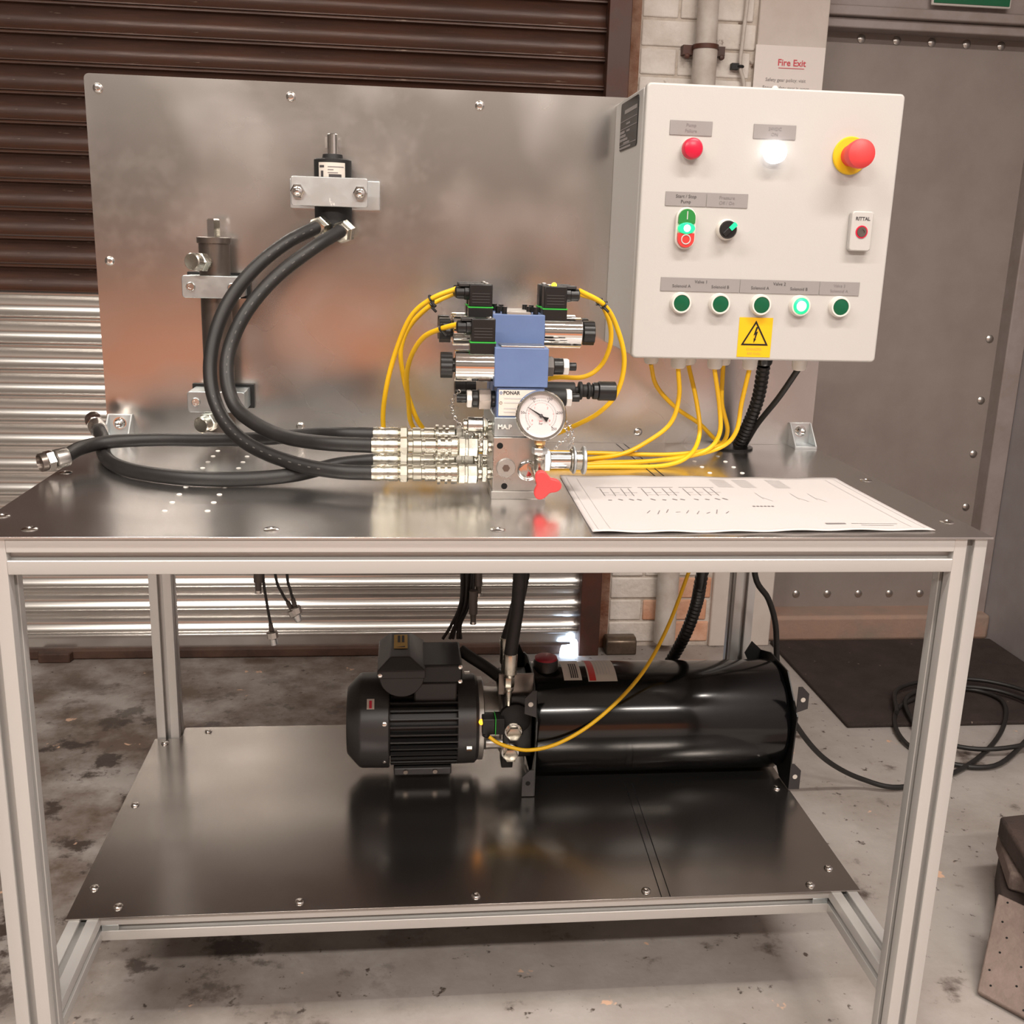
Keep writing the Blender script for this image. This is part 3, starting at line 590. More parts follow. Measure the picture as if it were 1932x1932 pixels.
# ------------------------------------------------------------------ hydraulic cylinder on the panel
t = thing('hydraulic_cylinder', (0.197, 0.585, 0.92), 'upright bare steel hydraulic cylinder held to the panel by two zinc clamps', 'cylinder')
CX, CY = 0.197, 0.588
MB().cyl((CX, CY, 0.925), (CX, CY, 1.236), 0.025, n=32).build('barrel', 'dark_steel', t)
MB().lathe((CX, CY, 1.236), Z, [(0, .025), (.001, .0275), (.010, .0275), (.011, .024)], 32).build('end_cap', 'dark_steel', t)
MB().lathe((CX, CY, 1.247), Z, [(0, .0115), (.027, .0115), (.029, .0095)], 6).build('rod', 'chrome', t)
def plug(x, y, z, d, par, s=1.0):
    d = Vector(d).normalized(); o = Vector((x, y, z))
    f = MB().lathe(o, d, [(0, .009 * s), (.012 * s, .009 * s)], 18).build('port_stem', 'zinc', par)
    MB().lathe(o + d * .012 * s, d, [(0, .013 * s), (.002 * s, .016 * s), (.018 * s, .016 * s), (.020 * s, .014 * s)], 6).build('hex_nut', 'zinc', par)
    MB().lathe(o + d * .032 * s, d, [(0, .0138 * s), (.014 * s, .0138 * s), (.016 * s, .012 * s), (.015 * s, .006 * s)], 24).build('blanking_cap', 'zinc', par)
plug(CX - .008, CY - .022, 1.206, (-.35, -.93, .05), t)
plug(CX - .004, CY - .022, .950, (-.38, -.90, -.12), t)
def clamp(z0, z1):
    c = MB().prism(rrect(CX - .047, CX + .026 + .021, z0, z1, .005, .548), (0, .006, 0)).box(CX - .046, CX + .046, .554, .622, z0 + .002, z1 - .001).build('pipe_clamp', 'zinc_clamp', t, 0.001)
    MB().box(CX - .052, CX + .052, .622, .63, z0 - .003, z1 + .003).build('clamp_base', 'black_matt', c)
    for s in (-.033, .033):
        MB().lathe((CX + s, .548, (z0 + z1) / 2), F, [(0, .0075), (.002, .0075), (.004, .006), (.004, .0035), (.002, .003)], 16).build('bolt', 'bright_steel', c)
clamp(1.150, 1.186); clamp(0.962, 0.997)

# ------------------------------------------------------------------ hydraulic motor on the panel
t = thing('hydraulic_motor', (0.392, 0.58, 1.26), 'small black hydraulic motor with upright shaft behind a zinc clamp plate', 'motor')
MX, MY = 0.392, 0.590
mbod = MB().cyl((MX, MY, 1.262), (MX, MY, 1.374), 0.0305, n=36).build('body', 'black_matt', t)
MB().lathe((MX, MY, 1.374), Z, [(0, .0305), (.002, .028), (.003, .017), (.009, .016), (.010, .010)], 32).build('shaft_collar', 'black_matt', t)
MB().lathe((MX, MY, 1.384), Z, [(0, .0085), (.030, .0085), (.031, .0075)], 10).build('shaft', 'bright_steel', t)
MB().box(MX - .012, MX - .008, MY - .003, MY + .003, 1.392, 1.410).build('key', 'steel', t)
def wrap(name, m, cx, cy, r, a0, a1, z0, z1, par, n=12):
    return MB().grid(lambda u, v: Vector((cx + r * math.sin(a0 + (a1 - a0) * u), cy - r * math.cos(a0 + (a1 - a0) * u), z0 + (z1 - z0) * v)), n, 1).build(name, m, par)
st = wrap('rating_sticker', 'sticker_white', MX, MY, .0308, -.75, .75, 1.330, 1.369, t)
for (a0, a1, z0, z1) in ((-.68, -.40, 1.361, 1.3645), (-.2, .66, 1.3615, 1.363), (-.2, .1, 1.357, 1.3585), (-.2, .33, 1.3525, 1.354), (-.15, .52, 1.3465, 1.351), (-.15, .3, 1.343, 1.3443), (-.6, -.45, 1.345, 1.356)):
    wrap('print_line', 'print_dark' if z1 - z0 > .003 else 'print_mid', MX, MY, .0311, a0, a1, z0, z1, st, 8)
cp = MB().prism(rrect(.328, .450, 1.300, 1.3455, .004, .545), (0, .006, 0)).build('clamp_plate', 'zinc_pale', t, 0.001)
text('L', .009, (.3905, .5445, 1.3095), X, Z, 'white_nut', cp)
text('V4', .007, (.3935, .5445, 1.3035), X, Z, 'white_nut', cp)
MB().box(.321, .468, .600, .629, 1.298, 1.3445).build('mounting_block', 'zinc_pale', t, 0.001)
for x in (.339, .438):
    b = MB().lathe((x, .545, 1.322), F, [(0, .0115), (.007, .0115), (.0085, .0095)], 6).build('hex_bolt', 'bright_steel', t)
    MB().lathe((x, .5365, 1.322), F, [(0, .0075), (.004, .0065), (.006, .003), (.0062, .001)], 16).build('bolt_tip', 'chrome', b)
    MB().cyl((x, .551, 1.322), (x, .600, 1.322), .005, n=12).build('spacer_bolt', 'steel', t)
for (x, z, d) in ((.380, 1.271, (-.34, -.9, -.18)), (.4175, 1.2655, (-.34, -.9, -.18))):
    d = Vector(d).normalized(); o = Vector((x, .575, z)) + d * .004
    MB().lathe(o, d, [(0, .012), (.006, .012), (.007, .0160), (.009, .0185), (.022, .0185), (.024, .0165), (.032, .0150), (.033, .012)], 6, 0.3).build('port_nut', 'zinc', t)

# ------------------------------------------------------------------ valve manifold
t = man = thing('valve_manifold', (0.669, 0.29, 0.902), 'steel manifold block carrying blue solenoid valves and quick couplers', 'valve')
MB().box(.6305, .7075, .191, .388, .902, .9135).build('base_plate', 'alu_cast', t, 0.0008)
blk = MB().box(.632, .706, .193, .386, .9135, .990).build('manifold_block', 'steel', t, 0.001)
MB().prism([(.633, .1945, .9905), (.633, .198, 1.017), (.633, .386, 1.017), (.633, .386, .9905)], (.073, 0, 0)).build('steel_subplate', 'zinc_clamp', t, 0.001)
text('MA.P', .009, (.6475, .1945, 1.004), X, Z, 'white_nut', t, name='stamped_mark', bold=0.0003)
for x, z in ((.6415, .978), (.649, .9205), (.699, .9205)):
    MB().lathe((x, .1935, z), F, [(0, .0046), (.0006, .0044)], 18).build('bolt_hole', 'hole_black', blk)
pg = MB().lathe((.6505, .1935, .947), F, [(0, .0135), (.003, .0135), (.0042, .0125)], 28).build('port_plug', 'alu_cast', t)
MB().lathe((.6505, .1892, .947), F, [(0, .0055), (.0004, .0054)], 6).build('hex_socket', 'dark_steel', pg)
MB().lathe((.6815, .1935, .944), F, [(0, .0150), (.004, .0150), (.006, .012), (.006, .0095), (.003, .009)], 28).build('port_ring', 'chrome', t)
# three stations front to back: the front one low, the two behind a module taller
MB().box(.636, .702, .1985, .252, 1.017, 1.0585).build('flow_module', 'valve_blue', t, 0.001)
npl = MB().box(.6385, .690, .1972, .1985, 1.0195, 1.0555).build('name_plate', 'sticker_white', t)
text('PONAR', .0068, (.656, .1968, 1.0512), X, Z, 'print_dark', npl, bold=0.0002)
MB().torus((.6415, .197, 1.0512), Y, .0016, .0005, 12, 6).build('logo_ring', 'valve_blue', npl)
for z in (1.044, 1.038, 1.030, 1.025): MB().box(.646, .676, .1968, .1971, z - .0008, z + .0008).build('print_line', 'print_pale', npl)
MB().torus((.6415, .197, 1.0375), Y, .0018, .0004, 12, 6).build('rivet', 'steel', npl)
MB().box(.6315, .7055, .195, .246, 1.0595, 1.113).build('front_valve_body', 'valve_blue', t, 0.001)
MB().box(.640, .700, .199, .242, 1.113, 1.1155).build('front_valve_lid', 'steel', t, 0.0006)
for y in (.2925, .3475):
    MB().box(.636, .706, y - .0235, y + .0235, 1.017, 1.058).build('sandwich_module', 'valve_blue', t, 0.001)
    MB().box(.636, .706, y - .0235, y + .0235, 1.0588, 1.103).build('sandwich_module', 'valve_blue', t, 0.001)
    MB().box(.634, .7085, y - .0240, y + .0240, 1.104, 1.153).build('rear_valve_body', 'valve_blue', t, 0.001)
    for i, x in enumerate((.643, .651, .688, .696)):
        MB().cyl((x, y - (.012 if i % 2 else -.002), 1.153), (x, y - (.012 if i % 2 else -.002), 1.163), .0038, n=12).build('cap_screw', 'black_plastic', t)
MB().box(.654, .688, .27, .37, 1.153, 1.156).build('valve_top_plate', 'alu_cast', t)
def solenoid(xa, s, y, zc, r=.0222, L=.056):
    a = (s, 0, 0)
    c = MB().lathe((xa, y, zc), a, [(0, r - .001), (.001, r), (L - .001, r), (L, r - .001)], 32).build('solenoid', 'chrome', man)
    MB().lathe((xa + s * L, y, zc), a, [(0, .010), (.004, .010)], 20).build('collar', 'black_plastic', c)
    kn = MB()
    prof = []
    for k in range(40):
        rr = .0178 if k % 4 < 2 else .0166; an = 2 * PI * k / 40; prof.append((xa + s * (L + .003), y + rr * math.cos(an), zc + rr * math.sin(an)))
    kn.prism(prof, (s * .0165, 0, 0)); kn.build('cap_nut', 'black_plastic', c, 0.0006)
def connector(xi, s, y, zb, led=None):
    """DIN plug on a coil: xi = inner edge, s = side the cable leaves"""
    x0, x1 = sorted((xi, xi + s * .033))
    c = MB().box(x0 - .001, x1 + .001, y - .014, y + .014, zb - .017, zb).build('plug_base', 'black_plastic', man, 0.001)
    MB().box(x0 - .0015, x1 + .0015, y - .0148, y + .0148, zb, zb + .0016).build('gasket', 'gasket_green', c)
    MB().box(x0, x1, y - .014, y + .014, zb + .0016, zb + .033).build('plug_housing', 'black_plastic', c, 0.0015)
    for q in range(4): MB().box(x0 + .004, x1 - .004, y - .0147, y - .0138, zb + .007 + q * .004, zb + .0085 + q * .004).build('grip_rib', 'motor_grey', c)
    xo = xi + s * .033
    MB().lathe((xo, y, zb + .0205), (s, 0, 0), [(0, .0105), (.006, .0105), (.007, .0092), (.018, .0088), (.020, .006)], 14).build('cable_entry', 'black_plastic', c)
    a, b = sorted((xo - s * .006, xo + s * .014)); MB().box(a, b, y - .009, y + .009, zb + .029, zb + .0335).build('entry_top', 'motor_grey', c, 0.001)
    MB().lathe((xi + s * .008, y, zb + .033), Z, [(0, .004), (.0015, .0038), (.002, .002)], 12).build('screw', 'bright_steel', c)
    if led: MB().lathe((xi + s * .014, y - .010, zb + .033), Z, [(0, .0040), (.003, .0036), (.005, .0015)], 12).build('status_led', led, c)
solenoid(.634, -1, .2205, 1.0855); connector(.6325, -1, .2205, 1.1175)
for k, y in enumerate((.2925, .3475)):
    solenoid(.634, -1, y, 1.1275); connector(.6335, -1, y, 1.1605)
    solenoid(.7085, 1, y, 1.1275); connector(.7075, 1, y, 1.1605, 'lamp_yellow' if k == 0 else None)
def hexrun(o, d, spec, par, name, n6=False):
    """row of turned pieces along d: (length, radius, sides, material, piece name)"""
    o = Vector(o); d = Vector(d).normalized()
    for L, r, n, m, nm in spec:
        MB().lathe(o, d, [(0, r * .93), (min(.001, L / 4), r), (L - min(.001, L / 4), r), (L, r * .93)], n).build(nm, m, par); o = o + d * L
hexrun((.7055, .2205, 1.0862), X, [(.010, .0150, 6, 'tube_grey', 'hex_body'), (.014, .0115, 20, 'black_plastic', 'adjuster_neck'), (.0075, .0120, 6, 'white_nut', 'lock_nut'), (.011, .0058, 16, 'black_plastic', 'adjuster_screw')], t, 'adj')
hexrun((.636, .2255, 1.0385), -X, [(.006, .012, 20, 'black_plastic', 'neck'), (.018, .0155, 6, 'dark_steel', 'hex_body'), (.009, .0125, 20, 'black_plastic', 'adjuster_neck'), (.007, .0130, 6, 'white_nut', 'lock_nut'), (.014, .006, 16, 'black_plastic', 'adjuster_screw')], t, 'adj')
MB().lathe((.612, .28, 1.047), -X, [(0, .013), (.014, .013), (.015, .012), (.030, .012), (.031, .007)], 22).build('cap_nut', 'black_plastic', t)
hexrun((.702, .2255, 1.0420), X, [(.034, .0125, 24, 'black_matt', 'valve_neck'), (.0075, .0130, 6, 'white_nut', 'lock_nut'), (.012, .006, 16, 'black_plastic', 'adjuster_screw')], t, 'adj')
hexrun((.706, .285, 1.0440), X, [(.052, .0125, 24, 'black_matt', 'flow_neck'), (.006, .006, 16, 'black_matt', 'flow_neck'), (.005, .0135, 24, 'black_matt', 'knob_collar'), (.008, .0095, 24, 'black_matt', 'knob_collar'), (.004, .0125, 24, 'black_matt', 'knob_collar'), (.004, .0090, 24, 'black_matt', 'knob_collar'), (.008, .0125, 24, 'black_plastic', 'flow_knob'), (.026, .0142, 32, 'black_plastic', 'flow_knob')], t, 'knob')
# quick coupler sockets on the left face
def socket(y, z):
    hexrun((.632, y, z), -X, [(.006, .0085, 20, 'zinc', 'adapter'), (.007, .0122, 6, 'zinc', 'adapter_nut'), (.006, .0085, 20, 'zinc', 'adapter')], man, 's')
    s = MB().lathe((.613, y, z), -X, [(0, .0115), (.002, .0140), (.014, .0140), (.015, .0130), (.018, .0130), (.019, .0140), (.027, .0140), (.029, .0120)], 6).build('coupler_socket', 'zinc', man)
    MB().lathe((.584, y, z), -X, [(0, .0115), (.001, .0152), (.009, .0152), (.0095, .0112), (.014, .0112), (.0145, .0152), (.018, .0152), (.0185, .0112), (.024, .0112), (.0245, .0160), (.0285, .0160), (.029, .0115)], 28).build('release_sleeve', 'zinc', s)
for y in (.215, .30):
    for z in (.9725, .9335): socket(y, z)
hexrun((.633, .232, 1.000), -X, [(.006, .0075, 18, 'zinc', 'test_point'), (.007, .0105, 6, 'zinc', 'test_point_nut'), (.022, .0115, 24, 'steel', 'test_point_cap'), (.006, .0085, 20, 'zinc', 'test_point_cap')], t, 'tp')
hexrun((.706, .235, .950), X, [(.012, .0165, 6, 'zinc_pale', 'coupler_nut'), (.030, .0125, 26, 'bright_steel', 'coupler_body'), (.003, .0165, 26, 'zinc', 'coupler_ring'), (.004, .020, 28, 'zinc_pale', 'coupler_ring'), (.010, .014, 26, 'zinc', 'coupler_ring'), (.005, .0205, 28, 'zinc_pale', 'coupler_ring')], t, 'rc')
def chain(path, name='dust_cap_chain'):
    P = smooth(path, 10); mb = MB(); L = 0; last = P[0]; k = 0
    for p in P:
        if (p - last).length >= .0042:
            d = (p - last).normalized(); a = d.cross(Vector((0.3, -1, 0.2))).normalized() if k % 2 else d.cross(Vector((1, 0.2, 0))).normalized()
            mb.torus((p + last) / 2, a, .0026, .0006, 10, 5); last = p; k += 1
    return mb.build(name, 'bright_steel', man)
chain([(.588, .262, 1.045), (.577, .250, 1.03), (.579, .236, 1.012), (.590, .228, .998), (.602, .222, .985)])
chain([(.603, .222, .988), (.600, .214, .972), (.606, .206, .966), (.613, .206, .978), (.618, .216, .988)])
chain([(.722, .235, 1.02), (.735, .232, 1.005), (.742, .228, .985), (.728, .226, .975), (.724, .228, .966)])
chain([(.728, .240, 1.02), (.746, .236, 1.0), (.750, .232, .98), (.742, .230, .966)])

# ------------------------------------------------------------------ pressure gauge with isolating valve
t = thing('pressure_gauge', (.694, .168, .945), 'round chrome pressure gauge with red tap handle in front of the manifold', 'gauge')
GC = Vector((.6925, .158, 1.0265)); gd = Vector((-0.06, -0.985, 0.16)).normalized(); gr = Vector((1, 0, 0)); gr = (gr - gd * gr.dot(gd)).normalized(); gu = gr.cross(gd) * -1
if gu.z < 0: gu = -gu
MB().lathe(GC - gd * .022, gd, [(0, .026), (.002, .0325), (.020, .0325), (.021, .0345), (.026, .0345), (.029, .0325), (.029, .0295), (.024, .0290)], 44).build('case', 'chrome', t)
dl = MB().lathe(GC + gd * .0021, gd, [(0, .0294), (.0008, .0292)], 44).build('dial', 'dial', t)
DF = GC + gd * .0032
def gp(a, r): return DF + gr * math.cos(math.radians(a)) * r + gu * math.sin(math.radians(a)) * r
mb = MB(); mr = MB()
for k in range(51):
    a = 225 - 270 * k / 50; L = .0030 if k % 10 == 0 else .0016
    n = Vector(gp(a + 90, 1) - DF).normalized() * (.00035 if k % 10 == 0 else .0002)
    p, q = gp(a, .0198), gp(a, .0198 + L); mb.add([p - n, q - n, q + n, p + n], [(0, 1, 2, 3)])
    p, q = gp(a, .0180), gp(a, .0180 - L * .7); mr.add([p - n * .7, q - n * .7, q + n * .7, p + n * .7], [(0, 1, 2, 3)])
mb.build('scale_marks', 'print_dark', dl)['kind'] = 'stuff'; mr.build('inner_scale', 'print_red', dl)['kind'] = 'stuff'
for k, s in enumerate(('0', '50', '100', '150', '200', '250')): text(s, .0050, gp(225 - 54 * k, .0252), gr, gu, 'print_dark', dl)
for k, s in enumerate(('0', '1', '2', '3')): text(s, .0040, gp(210 - 80 * k, .0135), gr, gu, 'print_red', dl)
text('bar', .0042, gp(-90, .0105), gr, gu, 'print_dark', dl); text('psi', .0040, gp(-90, .0070), gr, gu, 'print_red', dl)
a = math.radians(148); nd = gr * math.cos(a) + gu * math.sin(a); nw = nd.cross(gd); NF = GC + gd * .0046
MB().prism([NF + nd * .0215 + nw * .0002, NF + nd * .0215 - nw * .0002, NF - nw * .0013, NF - nd * .004 - nw * .0010, NF - nd * .0105 - nw * .0034, NF - nd * .0105 + nw * .0034, NF - nd * .004 + nw * .0010, NF + nw * .0013], gd * .0006).build('needle', 'black_plastic', t)
MB().lathe(GC + gd * .0045, gd, [(0, .0026), (.002, .0024), (.0025, .001)], 16).build('needle_hub', 'print_dark', t)
hexrun((.6935, .166, .9955), -Z, [(.010, .0075, 6, 'brass', 'brass_stem'), (.004, .0055, 16, 'brass', 'brass_stem'), (.009, .0110, 6, 'zinc_pale', 'tee_nut'), (.007, .0085, 20, 'zinc', 'tee_body'), (.016, .0075, 20, 'zinc', 'tee_body')], t, 'stem')
MB().cyl((.692, .195, .944), (.692, .150, .940), .0072, n=18).build('tap_body', 'zinc', t)
hd = []
hc = Vector((.7005, .140, .9335))
for k in range(60):
    a = 2 * PI * k / 60; r = .0170 + .0048 * math.cos(3 * (a - math.radians(-2)))
    hd.append(hc + Vector((r * math.cos(a), 0, r * math.sin(a))))
MB().prism(hd, (0.0, .011, 0)).build('tap_handle', 'red_plastic', t, 0.002, 3, label='red three-lobed tap handle')

# ------------------------------------------------------------------ drawing on the bench
t = thing('drawing_sheet', (.972, .175, .902), 'large white printed circuit drawing lying flat on the bench top', 'paper')
def pz(x, y):
    e = 1 - min(1, max(0, (y - .0) / .06)); f = max(0, (y - .29) / .05)
    return .9032 + .0022 * e * (0.5 + 0.5 * math.sin((x - .74) * 75)) + .0014 * f * (0.5 + 0.5 * math.sin((x - .74) * 60 + 1)) + .0006 * (1 + math.sin(x * 19 + y * 9))
def pp(u, v, dz=0.0):
    x = (.743 + (1.200 - .743) * u) * (1 - v) + (.750 + (1.193 - .750) * u) * v; y = (.010 + .014 * u) * (1 - v) + (.340 - .006 * u) * v
    return Vector((x, y, pz(x, y) + dz))
sheet = MB().grid(lambda u, v: pp(u, v), 70, 24).build('sheet', 'paper', t, solid=0.0004)
mb = MB(); ml = MB()
def pline(mm, u0, v0, u1, v1, w=.0006):
    n = max(2, int(math.hypot((u1 - u0) * .45, (v1 - v0) * .33) / .006)); wu, wv = -(v1 - v0) * .33, (u1 - u0) * .45; l = math.hypot(wu, wv) or 1; wu, wv = wu / l * w / .45, wv / l * w / .33
    for k in range(n):
        a, b = k / n, (k + 1) / n; A = (u0 + (u1 - u0) * a, v0 + (v1 - v0) * a); B = (u0 + (u1 - u0) * b, v0 + (v1 - v0) * b)
        mm.add([pp(A[0] - wu, A[1] - wv, .0006), pp(B[0] - wu, B[1] - wv, .0006), pp(B[0] + wu, B[1] + wv, .0006), pp(A[0] + wu, A[1] + wv, .0006)], [(0, 1, 2, 3)])
for q in ((.02, .03, .98, .03), (.02, .97, .98, .97), (.02, .03, .02, .97), (.98, .03, .98, .97), (.055, .05, .055, .95), (.945, .05, .945, .95)): pline(ml, *q, .0004)
for cx in (.16, .30, .44):
    for dx in (-.05, -.015, .02, .045):
        pline(mb, cx + dx, .60, cx + dx, .74, .0005); pline(mb, cx + dx, .66, cx + dx + .02, .66, .0005)
        pline(mb, cx + dx, .52 + random.random() * .03, cx + dx + .012, .52, .0012)
    pline(mb, cx - .06, .76, cx + .06, .76, .0008); pline(ml, cx - .05, .62, cx + .05, .62, .0005)
for k in range(9): pline(mb, .20 + .03 * k, .28 + .04 * random.random(), .215 + .03 * k, .30 + .06 * random.random(), .0006)
for k in range(6): pline(mb, .55 + .012 * k, .40, .558 + .012 * k, .40, .0022)
for cx in (.62, .74, .80):
    pline(ml, cx, .58, cx + .02, .50, .0006); pline(ml, cx, .66, cx, .54, .0006)
for k in range(8):
    for cx in (.52, .60, .72): pline(ml, cx, .93 - .022 * k, cx + .055, .93 - .022 * k, .0010)
pline(mb, .70, .105, .76, .105, .0030); pline(ml, .78, .11, .92, .11, .0014); pline(ml, .80, .08, .90, .08, .0012)
mb.build('schematic_print', 'print_mid', sheet)['kind'] = 'stuff'; ml.build('border_print', 'print_pale', sheet)['kind'] = 'stuff'

# ------------------------------------------------------------------ power unit on the shelf
t = pu = thing('hydraulic_power_unit', (.83, .66, .23), 'black hydraulic power unit with electric motor, pump block and cylindrical oil tank', 'power unit')
AX, AZ = .66, .343
tank = MB().lathe((.757, AX, AZ), X, [(0, .106), (.003, .108), (.490, .108), (.499, .104), (.503, .096)], 64).build('oil_tank', 'tank_black', t)
def endplate(x0, x1):
    pts = []
    for a in (22.5, 67.5, 112.5, 157.5):
        pts.append((x0, AX + .128 * math.cos(math.radians(a)), AZ + .120 * math.sin(math.radians(a))))
        if a == 22.5: pts.append((x0, AX + .112, AZ + .092))
    pts += [(x0, AX - .112, AZ - .05), (x0, AX - .112, .232), (x0, AX - .06, .232), (x0, AX - .04, .247), (x0, AX + .04, .247), (x0, AX + .06, .232), (x0, AX + .112, .232), (x0, AX + .112, AZ - .05)]
    return MB().prism(pts, (x1 - x0, 0, 0)).build('end_plate', 'black_plastic', t)
for x0, s in ((.757, -1), (1.2605, 1)):
    e = endplate(x0, x0 + .0025)
    for z0, z1 in ((.232, .286), (.395, .448)):
        a, b = sorted((x0, x0 + s * .022)); tb = MB().prism([(x0, .5475, z0), (x0 + s * .022, .5475, z0 + (.0 if z0 < .3 else .008)), (x0 + s * .022, .5475, z1 - .014), (x0 + s * .008, .5475, z1), (x0, .5475, z1)], (0, .0025, 0)).build('fixing_tab', 'motor_grey', e)
        MB().lathe((x0 + s * .011, .5477, (z0 + z1) / 2), F, [(0, .0048), (.0005, .0047)], 16).build('fixing_hole', 'hole_black' if (s < 0 and z0 < .3) else 'sticker_white', e)
    MB().prism([(x0, .765, .36), (x0 + s * .032, .765, .395), (x0 + s * .010, .765, .456), (x0 - s * .004, .765, .425)] if s < 0 else [(x0, .765, .36), (x0 + .002, .765, .436), (x0 - .020, .765, .456), (x0 - .034, .765, .43)], (0, .0025, 0)).build('rear_tab', 'black_matt', e)
cap = MB().lathe((.787, AX - .005, AZ + .100), Z, [(0, .0245), (.022, .0245), (.025, .0225)], 30).build('filler_cap', 'black_plastic', t)
MB().lathe((.787, AX - .005, AZ + .125), Z, [(0, .0225), (.004, .0215), (.006, .015)], 30).build('cap_top', 'red_cap', cap)
def tank_sticker(name, m, x0, x1, a0, a1, dr=.0004, par=tank):
    R = .108 + dr
    return MB().grid(lambda u, v: Vector((x0 + (x1 - x0) * u, AX + R * math.cos(math.radians(a0 + (a1 - a0) * v)), AZ + R * math.sin(math.radians(a0 + (a1 - a0) * v)))), 2, 14).build(name, m, par)
s1 = tank_sticker('rating_sticker', 'sticker_white', .818, .853, 62, 116); s2 = tank_sticker('warning_sticker', 'sticker_white', .865, .922, 62, 118)
for k in range(4): tank_sticker('print_bar', 'print_dark', .832 + .004 * k, .8345 + .004 * k, 86, 113, .0007, s1)
tank_sticker('red_band', 'red_button', .8675, .8805, 62, 117, .0007, s2)
for k in range(5): tank_sticker('print_line', 'print_pale', .885 + .006 * k, .8862 + .006 * k, 66, 108, .0007, s2)
# electric motor
fc = MB().lathe((.402, AX, AZ), X, [(0, .050), (.001, .064), (.006, .070), (.024, .0895), (.030, .0915), (.080, .0925), (.082, .090)], 48).build('fan_cover', 'motor_grey', t)
for a in (100, 160, 215, 260):
    MB().lathe((.475, AX + .0915 * math.cos(math.radians(a)), AZ + .0915 * math.sin(math.radians(a))), (0, math.cos(math.radians(a)), math.sin(math.radians(a))), [(0, .0048), (.002, .0045), (.003, .002)], 12).build('screw', 'bright_steel', fc)
MB().prism([(.442, AX - .0605, AZ + .0705), (.456, AX - .0605, AZ + .0705), (.456, AX - .0740, AZ + .0560), (.442, AX - .0740, AZ + .0560)], (0, -.0012, .0011)).build('fan_sticker', 'sticker_white', fc)
MB().prism([(.4465, AX - .0640, AZ + .0685), (.4515, AX - .0640, AZ + .0685), (.4515, AX - .0740, AZ + .0580), (.4465, AX - .0740, AZ + .0580)], (0, -.0012, .0011)).build('sticker_band', 'red_lens', fc)
hs = MB().cyl((.480, AX, AZ), (.618, AX, AZ), .070, n=40).build('motor_housing', 'motor_body', t)
fin = MB().box(.486, .614, -.0016, .0016, .066, .0875).mesh('fin', Vector((.55, 0, 0))); fin.materials.append(M['motor_body'])
for k in range(36):
    a = k * 10 + 5
    inst('fin', fin, hs, (.55, AX, AZ), (math.radians(a), 0, 0))
es_ = MB().lathe((.612, AX, AZ), X, [(0, .084), (.002, .0875), (.036, .0865), (.042, .080)], 48).build('end_shield', 'motor_grey', t)
for a in (75, 195, 262, 320):
    MB().lathe((.630, AX + .0865 * math.cos(math.radians(a)), AZ + .0865 * math.sin(math.radians(a))), X, [(0, .0055), (.010, .0055)], 6).build('shield_bolt', 'bright_steel', es_)
MB().lathe((.654, AX, AZ), X, [(0, .080), (.002, .081), (.009, .081), (.010, .078)], 44).build('flange', 'alu_cast', t)
MB().lathe((.664, AX, AZ), X, [(0, .064), (.002, .062), (.030, .060), (.034, .066), (.036, .066)], 40).build('bell_housing', 'alu_cast', t)
MB().box(.492, .604, .612, .708, .246, .262).build('motor_foot', 'motor_grey', t, 0.003)
for x in (.515, .572): MB().lathe((x, .612, .2545), F, [(0, .005), (.003, .0045)], 12).build('foot_bolt', 'dark_steel', t)
jb = MB().box(.530, .612, .605, .717, .395, .443).build('terminal_box', 'motor_grey', t, 0.004)
lid = MB().box(.545, .621, .600, .722, .443, .480).build('terminal_lid', 'motor_body', t, 0.004)
for x, z in ((.617, .447), (.617, .476)): MB().lathe((x, .600, z), F, [(0, .0045), (.002, .0042), (.003, .002)], 10).build('screw', 'bright_steel', lid)
cb = MB()
lo = [(.462, .578), (.552, .578), (.556, .60), (.556, .72), (.545, .735), (.462, .735)]
vs = [(.462, .580, .462), (.551, .580, .462), (.551, .735, .462), (.462, .735, .462), (.462, .580, .478), (.551, .580, .478), (.551, .735, .478), (.462, .735, .478),
      (.486, .602, .4975), (.523, .602, .4975), (.523, .728, .4975), (.486, .728, .4975)]
fs = [(3, 2, 1, 0)] + [(r + i, r + (i + 1) % 4, r + 4 + (i + 1) % 4, r + 4 + i) for r in (0, 4) for i in range(4)] + [(8, 9, 10, 11)]
cbx = cb.add(vs, fs).build('capacitor_box', 'motor_grey', t, 0.002, 2)
MB().box(.476, .540, .632, .70, .40, .462).build('capacitor_body', 'motor_body', t, 0.003)
MB().prism([(.507 + .042 * math.cos(PI + PI * k / 20), .584, .4655 + .042 * math.sin(PI + PI * k / 20)) for k in range(21)], (0, .05, 0)).build('capacitor_cover', 'motor_grey', t, 0.002)
MB().lathe((.467, .5795, .470), F, [(0, .0045), (.002, .0042), (.003, .002)], 10).build('screw', 'bright_steel', cbx)
A = Vector((.492, .640, .4975)); Bv = Vector((.492, .712, .4975)); up = (Bv - A); nn = Z.copy()
ys = MB().add([A + nn * .0012, A + X * .026 + nn * .0012, Bv + X * .026 + nn * .0012, Bv + nn * .0012], [(0, 1, 2, 3)]).build('warning_sticker', 'sticker_ochre', t)
A2 = A + nn * .0018 + X * .003
MB().add([A2 + up * .08, A2 + X * .018 + up * .08, A2 + X * .018 + up * .16, A2 + up * .08 + X * .001], [(0, 1, 2)]).add([A2 + X * .004 + up * .42, A2 + X * .009 + up * .42, A2 + X * .009 + up * .92, A2 + X * .004 + up * .92], [(0, 1, 2, 3)]).add([A2 + X * .012 + up * .42, A2 + X * .017 + up * .42, A2 + X * .017 + up * .92, A2 + X * .012 + up * .92], [(0, 1, 2, 3)]).build('warning_print', 'print_dark', ys)
